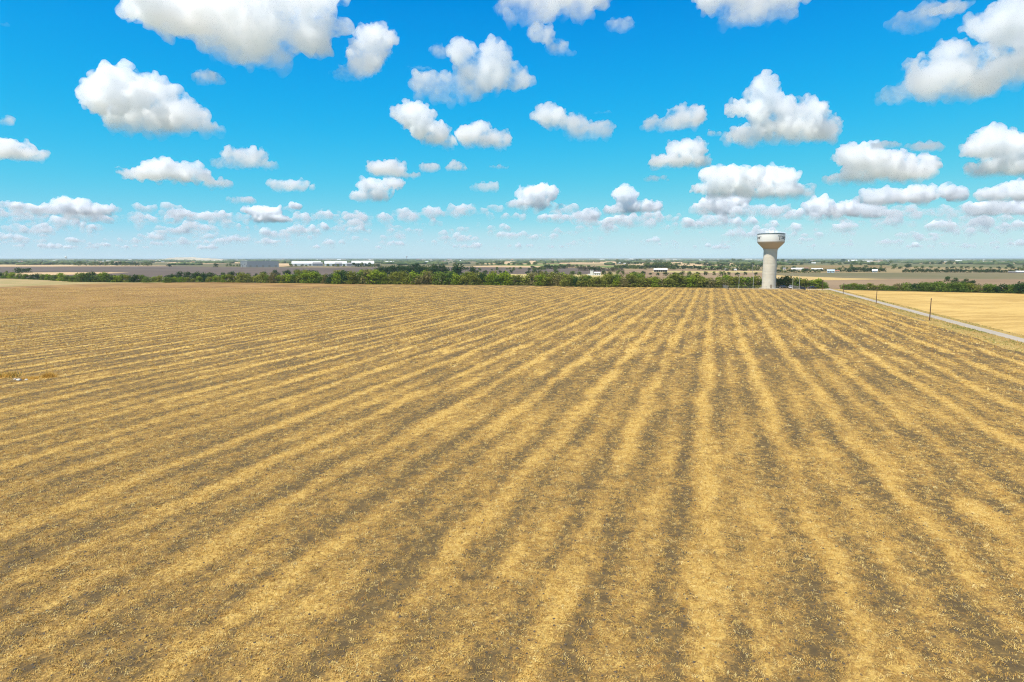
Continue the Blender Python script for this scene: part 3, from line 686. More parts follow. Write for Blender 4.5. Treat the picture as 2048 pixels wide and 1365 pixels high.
for px, by, hh in ((1932, 571, 13), (1944, 571.5, 11), (1925, 572, 10)): tree('dark', px, by, hh, 'dark tree in the clump behind the right hedge', 'clump of dark trees behind the right hedge', 1.2)
# dark trees behind the front hedgerow: px, base, height
oaks = [(358, 561, 18, 'dark trees at the left end behind the hedge'), (375, 562, 18, 'dark trees at the left end behind the hedge'), (392, 563, 19, 'dark trees at the left end behind the hedge'), (408, 563, 18, 'dark trees at the left end behind the hedge'), (424, 562.5, 18, 'dark trees at the left end behind the hedge'),
        (335, 562, 12, 'dark trees at the left end behind the hedge'), (345, 563, 15, 'dark trees at the left end behind the hedge'),
        (445, 558, 13, 'dark trees below the grey warehouse'), (463, 556, 13, 'dark trees below the grey warehouse'), (478, 556, 11, 'dark trees below the grey warehouse'), (495, 557, 11, 'dark trees below the grey warehouse'), (512, 556, 9, 'dark trees below the grey warehouse'), (527, 555, 12, 'dark trees below the grey warehouse'),
        (552, 554, 14, 'dark trees below the first white warehouse'), (575, 555, 15, 'dark trees below the first white warehouse'), (597, 556, 17, 'dark trees below the first white warehouse'), (610, 555, 15, 'dark trees below the first white warehouse'), (622, 554, 14, 'dark trees below the first white warehouse'), (632, 553, 12, 'dark trees below the first white warehouse')]
for px, by, hh, gname in oaks: tree('dark', px, by, hh, 'round dark tree among the ' + gname, gname, 1.15)
for i in range(13):
    px = 762 + i * 9.5 + rt.uniform(-3, 3); tree('dark', px, 552 + rt.uniform(-3, 3), rt.uniform(17, 24), 'dark tree in the ' + ('left part' if i < 4 else 'middle' if i < 9 else 'right part') + ' of the dense dark grove', 'dense dark grove left of the tallest trees', 1.2)
for px, by, hh, k, lab in ((868, 552, 23, 'dark', 'broad tall dark tree at the right end of the dark grove'), (882, 553, 24, 'dark', 'tallest dark tree of the broad pair right of the dark grove'), (893, 551, 17, 'dark', 'lower dark tree on the right flank of the tall broad pair'),
                           (917, 555, 29, 'dark', 'big conical dark tree standing alone right of the dark grove'), (909, 554, 20, 'dark', 'dark tree against the left side of the big conical tree'), (944, 550, 17, 'dark', 'small conical dark tree right of the big conical tree')):
    tree(k, px, by, hh, lab, 'tall dark trees above the hedgerow', 1.0)
for px, by, hh in ((955, 548, 8), (971, 549, 9.5), (983, 549, 7), (1000, 548, 8), (1010, 548, 7), (1022, 547, 8)): tree('far_dark', px, by, hh, 'small dark tree in the row along the pale meadow', 'small dark trees along the pale meadow', 1.0)
# orchard-like rows right of the white ruin
for px, by, hh, k in ((1056, 549, 9, 'far_dark'), (1068, 549, 10, 'far_dark'), (1080, 549, 9, 'far_dark'), (1092, 550, 8, 'far_green'), (1112, 549, 10, 'far_green'), (1145, 552, 10, 'far_green'), (1160, 551, 9, 'far_green')):
    tree(k, px, by, hh, f'{LOOK[k]} small round tree between the pale meadow and the white ruin', f'{LOOK[k]} round trees left of the white ruin', 1.1)
for px, by, hh, k in ((1207, 550, 10, 'far_dark'), (1220, 551, 9, 'far_dark'), (1237, 549.5, 9.5, 'far_green'), (1245, 550, 8, 'far_green'), (1268, 550, 8, 'far_dark'), (1286, 550, 9, 'far_dark'), (1301, 551, 6, 'far_dark'), (1316, 551.5, 7, 'far_dark'), (1331, 552, 9, 'far_dark'), (1349, 551, 7, 'far_dark'), (1364, 551, 10, 'far_dark'), (1380, 551.5, 10, 'far_green'), (1395, 552, 9, 'far_dark'), (1412, 551, 9, 'far_dark'), (1428, 551, 8, 'far_green'), (1444, 552, 11, 'far_green'), (1457, 551, 8, 'far_dark'), (1475, 552, 8, 'far_dark'), (1490, 551, 8, 'far_dark'), (1512, 551, 7, 'far_dark')):
    w_ = 'between the ruin and the white barn' if px < 1310 else 'below the white barn' if px < 1390 else 'between the white barn and the water tower'
    tree(k, px, by, hh, f'{LOOK[k]} round tree in the brown field {w_}', f'{LOOK[k]} round trees in the brown field {w_}', 1.1)
# farther rows
def row(x0, x1, by0, by1, h0, h1, step, keys, label, group, wide=1.25, name='leafy_tree', marks=()):
    def sub(q):
        for e, txt in marks:
            if q < e: return ' ' + txt
        return ''
    x = x0
    while x <= x1:
        t_ = (x - x0) / max(x1 - x0, 1); k = rt.choice(keys)
        tree(k, x, by0 + (by1 - by0) * t_ + rt.uniform(-.35, .35), rt.uniform(h0, h1), f'{LOOK[k]} {label}' + sub(x), f'{LOOK[k]} {group}' + sub(x), wide, name)
        x += step * rt.uniform(.75, 1.25)
row(1091, 1130, 538, 538, 8.5, 10, 6.5, ['far_dark'], 'tree in the block hedge on the tan field', 'trees of the block hedge on the tan field')
row(1138, 1200, 536, 540, 7, 9, 8, ['far_green', 'far_grey'], 'tree in the row behind the white ruin', 'trees behind the white ruin', name='mass')
row(1160, 1245, 541.5, 544, 7, 10, 8, ['far_grey', 'far_grey', 'far_dark'], 'tree in the leafless clump', 'trees of the leafless clump by the ruin', 1.4, marks=((1182, 'left of the ruin'), (1205, 'above the ruin roof'), (3000, 'right of the ruin')))
row(1232, 1400, 537, 539, 7, 10, 8, ['far_dark', 'far_dark', 'far_green'], 'tree in the dark belt behind the white barn', 'trees of the dark belt behind the white barn', marks=((1270, 'at its left end'), (1305, 'left of the barn roof'), (1335, 'right over the barn roof'), (3000, 'right of the barn roof')))
row(1290, 1360, 535, 535.5, 7, 12, 9, ['far_green'], 'tree on the rise above the dark belt', 'trees on the rise above the dark belt', 1.5, marks=((1312, 'at its left end'), (1335, 'over the barn'), (3000, 'at its right end')))
row(1236, 1280, 528.5, 529, 4.5, 7, 7, ['far_green', 'far_dark'], 'tree around the white farmhouse', 'trees around the white farmhouse', name='mass')
row(1400, 1535, 540.5, 541.5, 6, 10, 8, ['far_dark', 'far_green'], 'tree in the belt left of the tower shaft', 'trees of the belt left of the tower shaft', name='mass')
row(1410, 1530, 533, 535, 6, 9, 10, ['far_green', 'far_dark'], 'tree in the upper belt left of the tower', 'trees of the upper belt left of the tower', 1.4, name='mass')
row(1556, 1640, 546, 546, 5, 10, 8, ['far_dark', 'far_green'], 'tree among the farm buildings right of the tower', 'trees among the farm buildings right of the tower', name='mass')
row(1618, 1705, 543, 544.5, 5, 7.5, 8, ['far_dark'], 'tree in the low belt behind the blue-grey house', 'trees of the low belt behind the blue-grey house', name='mass')
row(1697, 1768, 544.3, 544.3, 8, 11.5, 8.5, ['far_dark'], 'tree in the tall clump by the small white house', 'trees of the tall clump by the small white house', 1.15, marks=((1720, 'at its left end'), (1744, 'left of the house'), (3000, 'right of the house')))
row(1810, 2030, 545, 546, 6, 9.5, 7.5, ['far_dark'], 'tree in the long dark row', 'trees of the long dark row', 1.3, marks=((1835, 'at its left end'), (1858, 'just left of its first power pole'), (1889, 'right of its first power pole'), (1920, 'left of its middle power pole'), (1952, 'right of its middle power pole'), (1984, 'left of its last power pole'), (3000, 'beside the low shed')))
row(1790, 2060, 537, 538.5, 4, 6, 15, ['far_green', 'far_dark'], 'tree in the thin upper row at right', 'trees of the thin upper row at right', 1.6, name='mass')
row(40, 60, 546, 546, 6, 12, 9, ['far_dark', 'far_dark'], 'tree in the lone clump on the left ploughed field', 'trees of the lone clump on the left ploughed field', 1.1)
tree('far_dark', 36, 547.5, 13.5, 'biggest dark round tree of the clump on the left ploughed field', 'lone trees on the left fields'); tree('far_green', 14, 547.5, 6, 'small bush left of the dark round tree at far left', 'lone trees on the left fields')
tree('far_dark', 338.5, 534.2, 7.5, 'lone dark tree at the far edge of the ploughed field', 'lone trees on the left fields', 1.2); tree('far_dark', 431.5, 535, 9, 'lone dark round tree left of the grey warehouse', 'lone trees on the left fields', 1.2)
row(150, 300, 531.5, 531.8, 5, 9.5, 9, ['far_green', 'far_green', 'far_dark'], 'tree in the green belt beyond the ploughed field', 'trees of the green belt beyond the ploughed field', 1.4, name='mass')
row(-10, 150, 529, 530, 4, 6.5, 11, ['far_dark', 'far_green'], 'tree in the far left belt below the town', 'trees of the far left belt below the town', 1.6, name='mass')
row(455, 482, 533, 534, 4, 6, 7, ['far_green'], 'tree beside the pale end of the warehouse', 'trees beside the pale end of the warehouse', name='mass')
for px, by, hh in ((582, 534, 6), (592, 533.5, 4.5), (603, 533.5, 4), (613, 533.5, 4), (656, 533.5, 6), (668, 533.5, 5), (676, 534, 6), (688, 534, 5)): tree('far_green', px, by, hh, 'small green tree in front of the white warehouses', 'small trees in front of the white warehouses', 1.3)
row(708, 760, 534, 535, 7, 10, 8, ['far_green', 'far_dark'], 'tree at the right end of the white warehouses', 'trees at the right end of the white warehouses')
row(955, 1050, 530.5, 531, 4, 6.5, 10, ['far_green'], 'tree scattered along the far green pasture', 'trees along the far green pasture', 1.4, name='mass')
for px, by, hh in ((1079, 526.5, 5), (1092, 527, 5.5), (1106, 527.5, 7), (1116, 527, 4)): tree('far_dark', px, by, hh, 'dark tree standing out on the far tan field', 'dark trees on the far tan field', 1.1)

for i in range(46):
    bx, by = rt.uniform(940, 2060), rt.choice([rt.uniform(524, 531), rt.uniform(530, 543)])
    if 1595 < bx < 1700 and by > 534: continue
    for j in range(rt.randint(3, 8)): tree(rt.choice(['far_dark', 'far_green', 'far_green']), bx + rt.uniform(-34, 34), by + rt.uniform(-.5, .5), rt.uniform(3.5, 7.5), '', '', 1.35, 'mass')
def belt_mass():
    Vs = []; Fs = []; Mi = []; nb = 0; mats = ['far_dark', 'far_green', 'far_grey']
    for key, px, py, hpx, wide in MASS:
        h0, vr = SPEC[key]; cm = vr[rt.randrange(len(vr))][0]; n = len(cm.vertices); A = np.empty(n * 3); cm.vertices.foreach_get('co', A); A = A.reshape(-1, 3)
        k = hpx * mpp(py) / h0; a = rt.uniform(0, 6.28); ca_, sa_ = math.cos(a), math.sin(a); c = gp(px, py)
        Vs.append(np.stack([(A[:, 0] * ca_ - A[:, 1] * sa_) * k * wide + c.x, (A[:, 0] * sa_ + A[:, 1] * ca_) * k * wide + c.y, A[:, 2] * k], 1))
        f = np.empty(len(cm.polygons) * 3, int); cm.polygons.foreach_get('vertices', f); Fs.append(f.reshape(-1, 3) + nb); Mi += [mats.index(key)] * len(cm.polygons); nb += n
    me = trimesh('far_tree_belts', np.concatenate(Vs), np.concatenate(Fs))
    for k in mats: me.materials.append(SPEC[k][1][0][0].materials[0])
    me.polygons.foreach_set('material_index', Mi)
    tag(link('far_tree_belts', me), kind='stuff')
belt_mass()

# ------------------------------------------------------------------ buildings
WALLM = {}
def bm_(name, c, **k):
    if name not in WALLM: WALLM[name] = mat(name, c, **k)
    return WALLM[name]
def building(name, label, cat, x0, x1, by, ty, dep, wall, roof, gable=True, yaw=None, win=0, doors=0, group=None, door_w=None, ridge=.35):
    k = mpp(by); c = gp((x0 + x1) / 2, by); w = (x1 - x0) * k; h = (by - ty) * k
    az = math.atan2(c.x, c.y)
    t = thing(name, label, cat, c, -az if yaw is None else yaw, group)
    hw = h * (1 - ridge) if gable else h
    MB().box(-w / 2, w / 2, 0, dep, 0, hw).obj('wall', wall, t)
    if gable:
        o_ = .35; V = [(-w / 2 - o_, -o_, hw), (w / 2 + o_, -o_, hw), (w / 2 + o_, dep + o_, hw), (-w / 2 - o_, dep + o_, hw), (-w / 2 - o_, dep / 2, h), (w / 2 + o_, dep / 2, h)]
        V2 = [(x_, y_, z_ + .15) for x_, y_, z_ in V]
        q = MB(); q.add(V + V2, [(6, 7, 11, 10), (8, 9, 10, 11), (0, 4, 5, 1), (2, 5, 4, 3), (0, 1, 7, 6), (2, 3, 9, 8), (0, 6, 10, 4), (4, 10, 9, 3), (1, 5, 11, 7), (5, 2, 8, 11)]); q.obj('roof', roof, t)
    else:
        MB().box(-w / 2 - .15, w / 2 + .15, -.15, dep + .15, hw + .002, hw + max(.35, h * .05)).obj('roof', roof, t)
    for i in range(win):
        x = -w / 2 + w * (i + .5) / win; MB().box(x - .6, x + .6, -.06, .05, hw * .45, hw * .45 + 1.2).obj('window', GLASS, t)
    for i in range(doors):
        x = -w / 2 + w * (i + .5) / doors; dw = door_w or 1.2; MB().box(x - dw / 2, x + dw / 2, -.09, .04, .02, min(hw * .75, 4.2)).obj('door', bm_('door_paint', (.22, .20, .18)), t)
    return t
Wh = bm_('white_metal_siding', (.66, .65, .60)); Gr = bm_('grey_metal_siding', (.27, .27, .28)); Cr = bm_('cream_wall', (.60, .52, .38)); Lg = bm_('light_concrete_panel', (.50, .50, .46)); Rf = bm_('grey_roof', (.26, .25, .24)); Wr = bm_('white_roof', (.66, .66, .63)); Br = bm_('brown_roof', (.22, .14, .10)); Pk = bm_('pinkish_wall', (.55, .38, .30)); Bl = bm_('blue_grey_wall', (.36, .43, .48)); Rd = bm_('red_brown_roof', (.35, .16, .10))
building('grey_warehouse', 'large flat-roofed grey warehouse beyond the ploughed field', 'warehouse', 497, 556, 535, 523.6, 60, Gr, Gr, False, doors=5, door_w=4)
building('warehouse_annex', 'pale concrete block attached to the left end of the grey warehouse', 'warehouse', 482, 496.7, 535, 523.0, 45, Lg, Lg, False, doors=2, win=3)
building('white_warehouse', 'leftmost of the long white warehouses, behind small green trees', 'warehouse', 585, 641, 532, 523.4, 60, Wh, Wr, True, doors=4, group='long white warehouses', door_w=4, ridge=.5)
building('white_warehouse', 'middle of the long white warehouses, between two grey sheds', 'warehouse', 650, 693, 532.5, 523.0, 60, Wh, Wr, True, doors=4, group='long white warehouses', door_w=4, ridge=.5)
building('white_warehouse', 'rightmost of the long white warehouses, partly behind trees', 'warehouse', 704, 748, 533, 522.4, 60, Wh, Wr, True, doors=3, group='long white warehouses', door_w=4, ridge=.5)
building('grey_shed', 'grey gabled shed in front of the leftmost white warehouse', 'shed', 626, 645, 533.2, 525, 20, Gr, Rf, True, doors=1, group='grey sheds by the white warehouses')
building('grey_shed', 'grey gabled shed between the middle and right white warehouses', 'shed', 670, 684, 533.4, 525.5, 20, Gr, Rf, True, doors=1, group='grey sheds by the white warehouses')
building('grey_shed', 'grey gabled shed at the left corner of the rightmost white warehouse', 'shed', 694, 703, 533.6, 526, 20, Gr, Rf, True, doors=1, group='grey sheds by the white warehouses')
building('white_hall', 'small white hall right of the white warehouses', 'hall', 770, 788, 528, 523, 30, Wh, Wr, True, doors=1)
building('white_house', 'small white house above the dense dark grove', 'house', 847, 858, 526.5, 523.5, 15, Wh, Wr, True, doors=1)
# white ruin with its square tower
k_ = mpp(551.5); c_ = gp(1191, 551.5)
t = thing('white_ruin', 'small white building with a square corner tower behind the hedgerow', 'house', c_, -math.atan2(c_.x, c_.y))
w_ = 20 * k_; MB().box(-w_ / 2 + 3.0, w_ / 2, 0, 7, 0, 2.6).obj('wall', Wh, t)
MB().add([(-w_ / 2 + 2.6, -.4, 2.55), (w_ / 2 + .4, -.4, 2.55), (w_ / 2 + .4, 7.4, 2.55), (-w_ / 2 + 2.6, 7.4, 2.55), (-w_ / 2 + 4, 3.5, 3.7), (w_ / 2 - 1, 3.5, 3.7)], [(0, 1, 5, 4), (1, 2, 5), (2, 3, 4, 5), (3, 0, 4), (0, 3, 2, 1)]).obj('roof', Wr, t)
MB().box(-w_ / 2 - .4, -w_ / 2 + 2.9, -.5, 2.9, 0, 4.5).obj('tower', Wh, t)
for dx in (-.3, 2.3): MB().box(-w_ / 2 + dx, -w_ / 2 + dx + .4, -.4, 2.7, 4.502, 5.4).obj('tower_pillar', Wh, t)
MB().box(-w_ / 2 - .7, -w_ / 2 + 3.2, -.8, 3.2, 5.402, 5.75).obj('tower_roof', Wr, t)
for x in (.0, 2.2, 4.0): MB().box(x - .45, x + .45, -.05, .04, .9, 2.0).obj('window', GLASS, t)
MB().box(-w_ / 2 - 3.0, -w_ / 2 - .6, .5, 5, 0, 1.6).obj('side_wall', Wh, t)
# open-sided white barn
k_ = mpp(544.5); c_ = gp(1321, 544.5); w_ = 27 * k_
t = thing('white_barn', 'long open-sided barn with a bright white roof in the brown field', 'barn', c_, -math.atan2(c_.x, c_.y))
MB().add([(-w_ / 2, -1, 2.8), (w_ / 2, -1, 2.8), (w_ / 2, 9, 3.6), (-w_ / 2, 9, 3.6), (-w_ / 2, 4.2, 4.9), (w_ / 2, 4.2, 4.9)], [(0, 1, 5, 4), (4, 5, 2, 3), (1, 2, 5), (0, 4, 3), (0, 3, 2, 1)]).obj('roof', Wr, t)
MB().box(-w_ / 2 + .2, w_ / 2 - .2, 7.6, 8.0, 0, 2.9).obj('back_wall', bm_('dark_barn_wall', (.12, .10, .09)), t)
for i in range(7): x = -w_ / 2 + .4 + (w_ - .8) * i / 6; MB().box(x - .14, x + .14, -.6, -.32, 0, 2.84).obj('barn_post', Wh, t)
building('white_farmhouse', 'white farmhouse among trees on the far tan field', 'house', 1234, 1242, 528.6, 525.5, 14, Wh, Wr, True, win=2, doors=1)
building('white_shed', 'low white shed right of the white farmhouse', 'shed', 1246, 1252, 528.6, 526.6, 10, Wh, Wr, True, doors=1)
building('white_plant', 'tall white industrial building left of the water tower on the horizon', 'factory', 1491, 1504, 521.6, 518.2, 80, Wh, Wr, False, doors=2)
building('white_plant', 'low white factory hall just left of the tower shaft', 'factory', 1505, 1520, 521.8, 519.7, 80, Lg, Wr, False, doors=2)
building('cottage', 'tiny white cottage in the belt left of the tower', 'cottage', 1450, 1454, 541.5, 538, 6, Wh, Wr, True, doors=1)
building('cottage', 'small white cottage nearest the tower shaft on the left', 'cottage', 1468, 1473, 541.8, 538.5, 6, Wh, Wr, True, doors=1)
building('cream_house', 'cream coloured house just right of the tower shaft', 'house', 1566, 1571, 541.5, 536, 10, Cr, Rf, True, win=1, doors=1)
building('white_shed', 'white-roofed long shed right of the cream house', 'shed', 1592, 1606, 541.5, 536.4, 14, Cr, Wr, True, doors=2, ridge=.55)
building('white_shed', 'small white-roofed shed left of the long shed', 'shed', 1583, 1590, 540.5, 536.5, 10, Cr, Wr, True, doors=1, ridge=.55)
building('pink_house', 'pinkish house with brown roof right of the tower', 'house', 1608, 1616, 541, 535.3, 10, Pk, Br, True, win=2, doors=1)
building('long_shed', 'very long low shed with white roof behind the dark belt', 'shed', 1624, 1644, 540, 537.2, 14, Cr, Wr, True, doors=3, ridge=.6)
building('blue_grey_house', 'blue-grey house at the edge of the grey-green field', 'house', 1655, 1668, 546.2, 539.8, 12, Bl, bm_('blue_grey_roof', (.40, .47, .52)), True, win=3, doors=1, ridge=.5)
building('cream_house', 'cream house with two gables right of the blue-grey house', 'house', 1670, 1678, 545, 541, 10, Cr, Rd, True, win=2, doors=1)
building('small_white_house', 'small white house between dark trees at right', 'house', 1745, 1754, 545, 539.3, 11, Bl, Wr, True, win=2, doors=1, ridge=.5)
building('low_shed', 'long low shed at the right edge with pale roof', 'shed', 2034, 2060, 546.5, 542.5, 12, Gr, bm_('pale_blue_roof', (.55, .60, .62)), True, doors=2, ridge=.5)
building('low_shed', 'dark low shed next to the right edge shed', 'shed', 2018, 2032, 546.5, 543.8, 10, Br, Rf, True, doors=1, ridge=.5)
building('white_store', 'wide white storage building on the right horizon', 'warehouse', 1697, 1713, 524, 520.2, 90, Wh, Wr, True, ridge=.6, doors=2)
building('white_store', 'white block right of the wide white storage building', 'warehouse', 1725, 1744, 523.6, 520.8, 70, Lg, Wr, False, doors=2)
building('white_store', 'white hall standing alone on the right horizon', 'warehouse', 1796, 1805, 524.6, 523, 40, Wh, Wr, True, doors=1)
building('white_shed', 'white shed on the rusty grassland right of the tower', 'shed', 1622, 1631, 527.5, 525.4, 30, Wh, Wr, True, doors=1)
def far_tower(label, px, by, ty, wpx, m, stem):
    k = mpp(by); c = gp(px, by); h = (by - ty) * k; r_ = wpx * k / 2
    t = thing('distant_water_tower', label, 'water tower', c, 0, 'water towers on the horizon')
    MB().lathe([(r_ * stem * 1.5, 0), (r_ * stem, h * .2), (r_ * stem, h * .62)], 14).obj('stem', m, t, True)
    MB().lathe([(r_ * stem, h * .62), (r_, h * .74), (r_, h * .9), (r_ * .3, h)], 18, cap1=True).obj('tank', m, t, True)
far_tower('white distant water tower above the town at far left', 132.3, 521.5, 512.8, 4.5, Wh, .45)
far_tower('dark mushroom-shaped water tower on the middle horizon', 813.5, 520.2, 512.6, 3.6, Gr, .25)
far_tower('small white water tower among the houses on the right horizon', 1966.5, 525.0, 519.6, 3.2, Wh, .6)
# town roofs along the horizon: one building each
rb_ = random.Random(5)
def town(x0, x1, by0, by1, n, where):
    for i in range(n):
        px = rb_.uniform(x0, x1); by = rb_.uniform(by0, by1); w = rb_.uniform(2.5, 9); h = rb_.uniform(1.0, 2.0)
        wl, wn = rb_.choice([(Wh, 'white'), (Wh, 'white'), (Cr, 'cream'), (Lg, 'light grey'), (Pk, 'pinkish')]); rf, rn = rb_.choice([(Wr, 'white roof'), (Rf, 'grey roof'), (Rd, 'red-brown roof'), (Wr, 'white roof')])
        building('town_building', f'tiny {wn} building with {rn} {where}', 'building', px, px + w, by, by - h, 20, wl, rf, True, ridge=.5, group=f'tiny {wn} town buildings with {rn} {where}')
town(20, 330, 520.5, 525, 34, 'in the left town'); town(345, 480, 521, 526, 12, 'below the quarry hill'); town(560, 800, 519.5, 522, 10, 'on the horizon above the warehouses')
town(830, 1040, 520, 525, 12, 'on the middle horizon'); town(1060, 1420, 519, 522.5, 22, 'on the horizon right of middle'); town(1560, 1800, 520.5, 525, 12, 'on the horizon right of the tower'); town(1840, 2048, 522, 525.5, 18, 'on the right horizon')

# ------------------------------------------------------------------ far woodland that reads as one mass
def far_woods():
    r = np.random.default_rng(77); bm = bmesh.new(); bmesh.ops.create_icosphere(bm, subdivisions=1, radius=1)
    iv = np.array([v.co[:] for v in bm.verts]); it = np.array([[q.index for q in f.verts] for f in bm.faces]); bm.free()
    iv = iv * np.array([1, 1, .55])
    P = []; S = []
    belts = []
    for i in range(620):
        by = 517.6 + 15 * r.beta(1.0, 2.6); px = r.uniform(-150, 2200); belts.append((px, by))
    for px, by in belts:
        c = gp(px, by); D = c.y; n = int(r.integers(8, 26)); ln = r.uniform(8, 60) * D / F
        for j in range(n):
            s = r.uniform(5, 9.5) * (1 + .25 * (D > 4000)); P.append((c.x + r.uniform(-.5, .5) * ln, min(c.y + r.normal(0, D * .006), 14600), s * .30)); S.append(s)
    P = np.array(P); S = np.array(S)
    V = iv[None] * S[:, None, None] * r.uniform(.75, 1.3, (len(P), len(iv), 1)) * np.array([1.3, 1.0, 1.0]) + P[:, None]
    V[:, :, 2] = np.maximum(V[:, :, 2], -.2)
    Fc = it[None] + (np.arange(len(P)) * len(iv))[:, None, None]
    me = trimesh('far_woods', V.reshape(-1, 3), Fc.reshape(-1, 3))
    m, g, b = new_mat('far_foliage'); pos = g.n('ShaderNodeNewGeometry').outputs['Position']
    g.put(b.inputs['Base Color'], g.mix(g.rng(g.noise(pos, .012, 4, .7), .3, .7), (.04, .075, .025), (.13, .15, .05)))
    tag(link('far_woods', me, m), kind='stuff')
far_woods()

def verge_grass():
    r = np.random.default_rng(9); V = []; Fc = []; Mi = []
    for i in range(9000):
        v = 60 + (vend - 60) * r.uniform(0, 1) ** 1.3; u = (uL - .5 - abs(r.normal(0, VERGE * .45))) if r.random() < .75 else uR + .6 + r.uniform(0, 2.4)
        x, y = uv2xy(u, v); gpatch = noise.noise(Vector((u * .3, v * .05, 4))) + r.normal(0, .25) > .12
        for j in range(4):
            a = r.uniform(0, 6.28); h = r.uniform(.12, .38); q = .035; dx, dy = r.normal(0, .14, 2); b = len(V); e = r.normal(0, .1, 2)
            V += [(x + dx - q * math.cos(a), y + dy - q * math.sin(a), .02), (x + dx + q * math.cos(a), y + dy + q * math.sin(a), .02), (x + dx + e[0], y + dy + e[1], h)]; Fc.append((b, b + 1, b + 2)); Mi.append(int(gpatch))
    me = mesh('verge_grass', V, Fc); me.materials.append(mat('dry_grass_blades', (.46, .31, .11))); me.materials.append(mat('green_grass_blades', (.17, .19, .04))); me.polygons.foreach_set('material_index', Mi)
    tag(link('verge_grass', me), kind='stuff')
verge_grass()

# ------------------------------------------------------------------ dry weeds and rubble at left, bird
def weed(px, py, w, h, label, c1, c2, seed):
    r = random.Random(seed); k = mpp(py); t = thing('dry_weed_clump', label, 'weed clump', gp(px, py) + Vector((0, 0, .02)), 0, 'weeds on the left of the stubble field')
    W_, H_ = w * k / 2, h * k
    for nm, c, n in (('dry_stalks', c1, 260), ('green_leaves', c2, 70)):
        b = MB()
        for i in range(n):
            x, y = r.gauss(0, W_ * .5), r.gauss(0, W_ * .35); hh = H_ * r.uniform(.3, 1) * max(.25, 1 - (x / W_) ** 2 * .6)
            e = (x + r.gauss(0, .25), y + r.gauss(0, .25), hh); q = r.uniform(.02, .05)
            b.add([(x - q, y, 0), (x + q, y, 0), (x, y + q, 0), (e[0], e[1], e[2])], [(0, 1, 3), (1, 2, 3), (2, 0, 3)])
        b.obj(nm, c, t)
OR_ = mat('golden_dry_weed', (.50, .28, .05)); GW = mat('green_weed', (.12, .14, .03))
weed(18, 754, 50, 14, 'orange dry weed clump at the left edge of the field', OR_, GW, 1)
weed(98, 755, 30, 13, 'rounded orange weed clump right of the rubble', OR_, OR_, 2)
weed(62, 758, 46, 6, 'low thin orange weeds between two taller clumps', OR_, OR_, 3)
weed(300, 866 - 120, 20, 2, 'flat pale dry weeds alone on the stubble', mat('pale_weed', (.55, .40, .14)), OR_, 4)
STN = mat('pale_rubble', (.55, .50, .42))
for i, (px, py, s, lab) in enumerate(((38, 761.5, .35, 'larger grey rubble stone below the orange weeds'), (53, 761, .22, 'small white rubble stone below the orange weeds'), (30, 760, .2, 'smallest grey stone at the left of the rubble'))):
    bm = bmesh.new(); bmesh.ops.create_icosphere(bm, subdivisions=2, radius=s)
    for v in bm.verts: v.co *= 1 + .35 * noise.noise(v.co * 4 + Vector((i * 9, 0, 0))); v.co.z *= .55
    me = bpy.data.meshes.new('rubble_stone'); bm.to_mesh(me); bm.free()
    tag(link('rubble_stone', me, STN, loc=gp(px, py) + Vector((0, 0, .1))), lab, 'stone', 'rubble stones at the field edge')
dd = ray(1546, 446.5); bp = Vector((0, 0, CAMH)) + Vector(dd) * (300 / dd[1])
b = MB(); t = thing('flying_bird', 'tiny dark bird flying above the water tower', 'bird', bp, R(20))
BK = mat('black_feathers', (.015, .013, .012))
b = MB().lathe([(.01, -.32), (.07, -.2), (.11, 0), (.08, .18), (.05, .26), (.055, .32), (.01, .40)], 8)
b.V = [(x, z, y) for x, y, z in b.V]; b.add([(-.05, -.25, 0), (.05, -.25, 0), (.11, -.52, .02), (-.11, -.52, .02), (0, -.25, .03)], [(0, 1, 2, 3), (0, 4, 3), (1, 2, 4)])
for s_ in (-1, 1):
    b.add([(s_ * .08, .13, .02), (s_ * .08, -.13, .02), (s_ * .45, -.12, .17), (s_ * .45, .14, .19), (s_ * .85, -.06, .12), (s_ * .82, .06, .13), (s_ * .3, 0, .06)], [(0, 1, 2, 3), (3, 2, 4, 5), (0, 3, 6), (1, 6, 2)])
b.obj('body', BK, t)

# ------------------------------------------------------------------ clouds: real volumes of droplets high over the country
BASE = 1250.0
_pr = np.random.default_rng(12).permutation(512).astype(np.int64); _gr = np.random.default_rng(13).normal(size=(512, 3)); _gr /= np.linalg.norm(_gr, axis=1)[:, None]
def pnoise(P):
    "gradient noise for many points at once"
    i0 = np.floor(P).astype(np.int64); f = P - i0; w = f * f * f * (f * (f * 6 - 15) + 10); out = np.zeros(len(P))
    for dx in (0, 1):
        for dy in (0, 1):
            for dz in (0, 1):
                h = _pr[(_pr[(_pr[(i0[:, 0] + dx) & 511] + i0[:, 1] + dy) & 511] + i0[:, 2] + dz) & 511]
                d = ((f - np.array([dx, dy, dz])) * _gr[h]).sum(1)
                out += d * (w[:, 0] if dx else 1 - w[:, 0]) * (w[:, 1] if dy else 1 - w[:, 1]) * (w[:, 2] if dz else 1 - w[:, 2])
    return out * 1.4
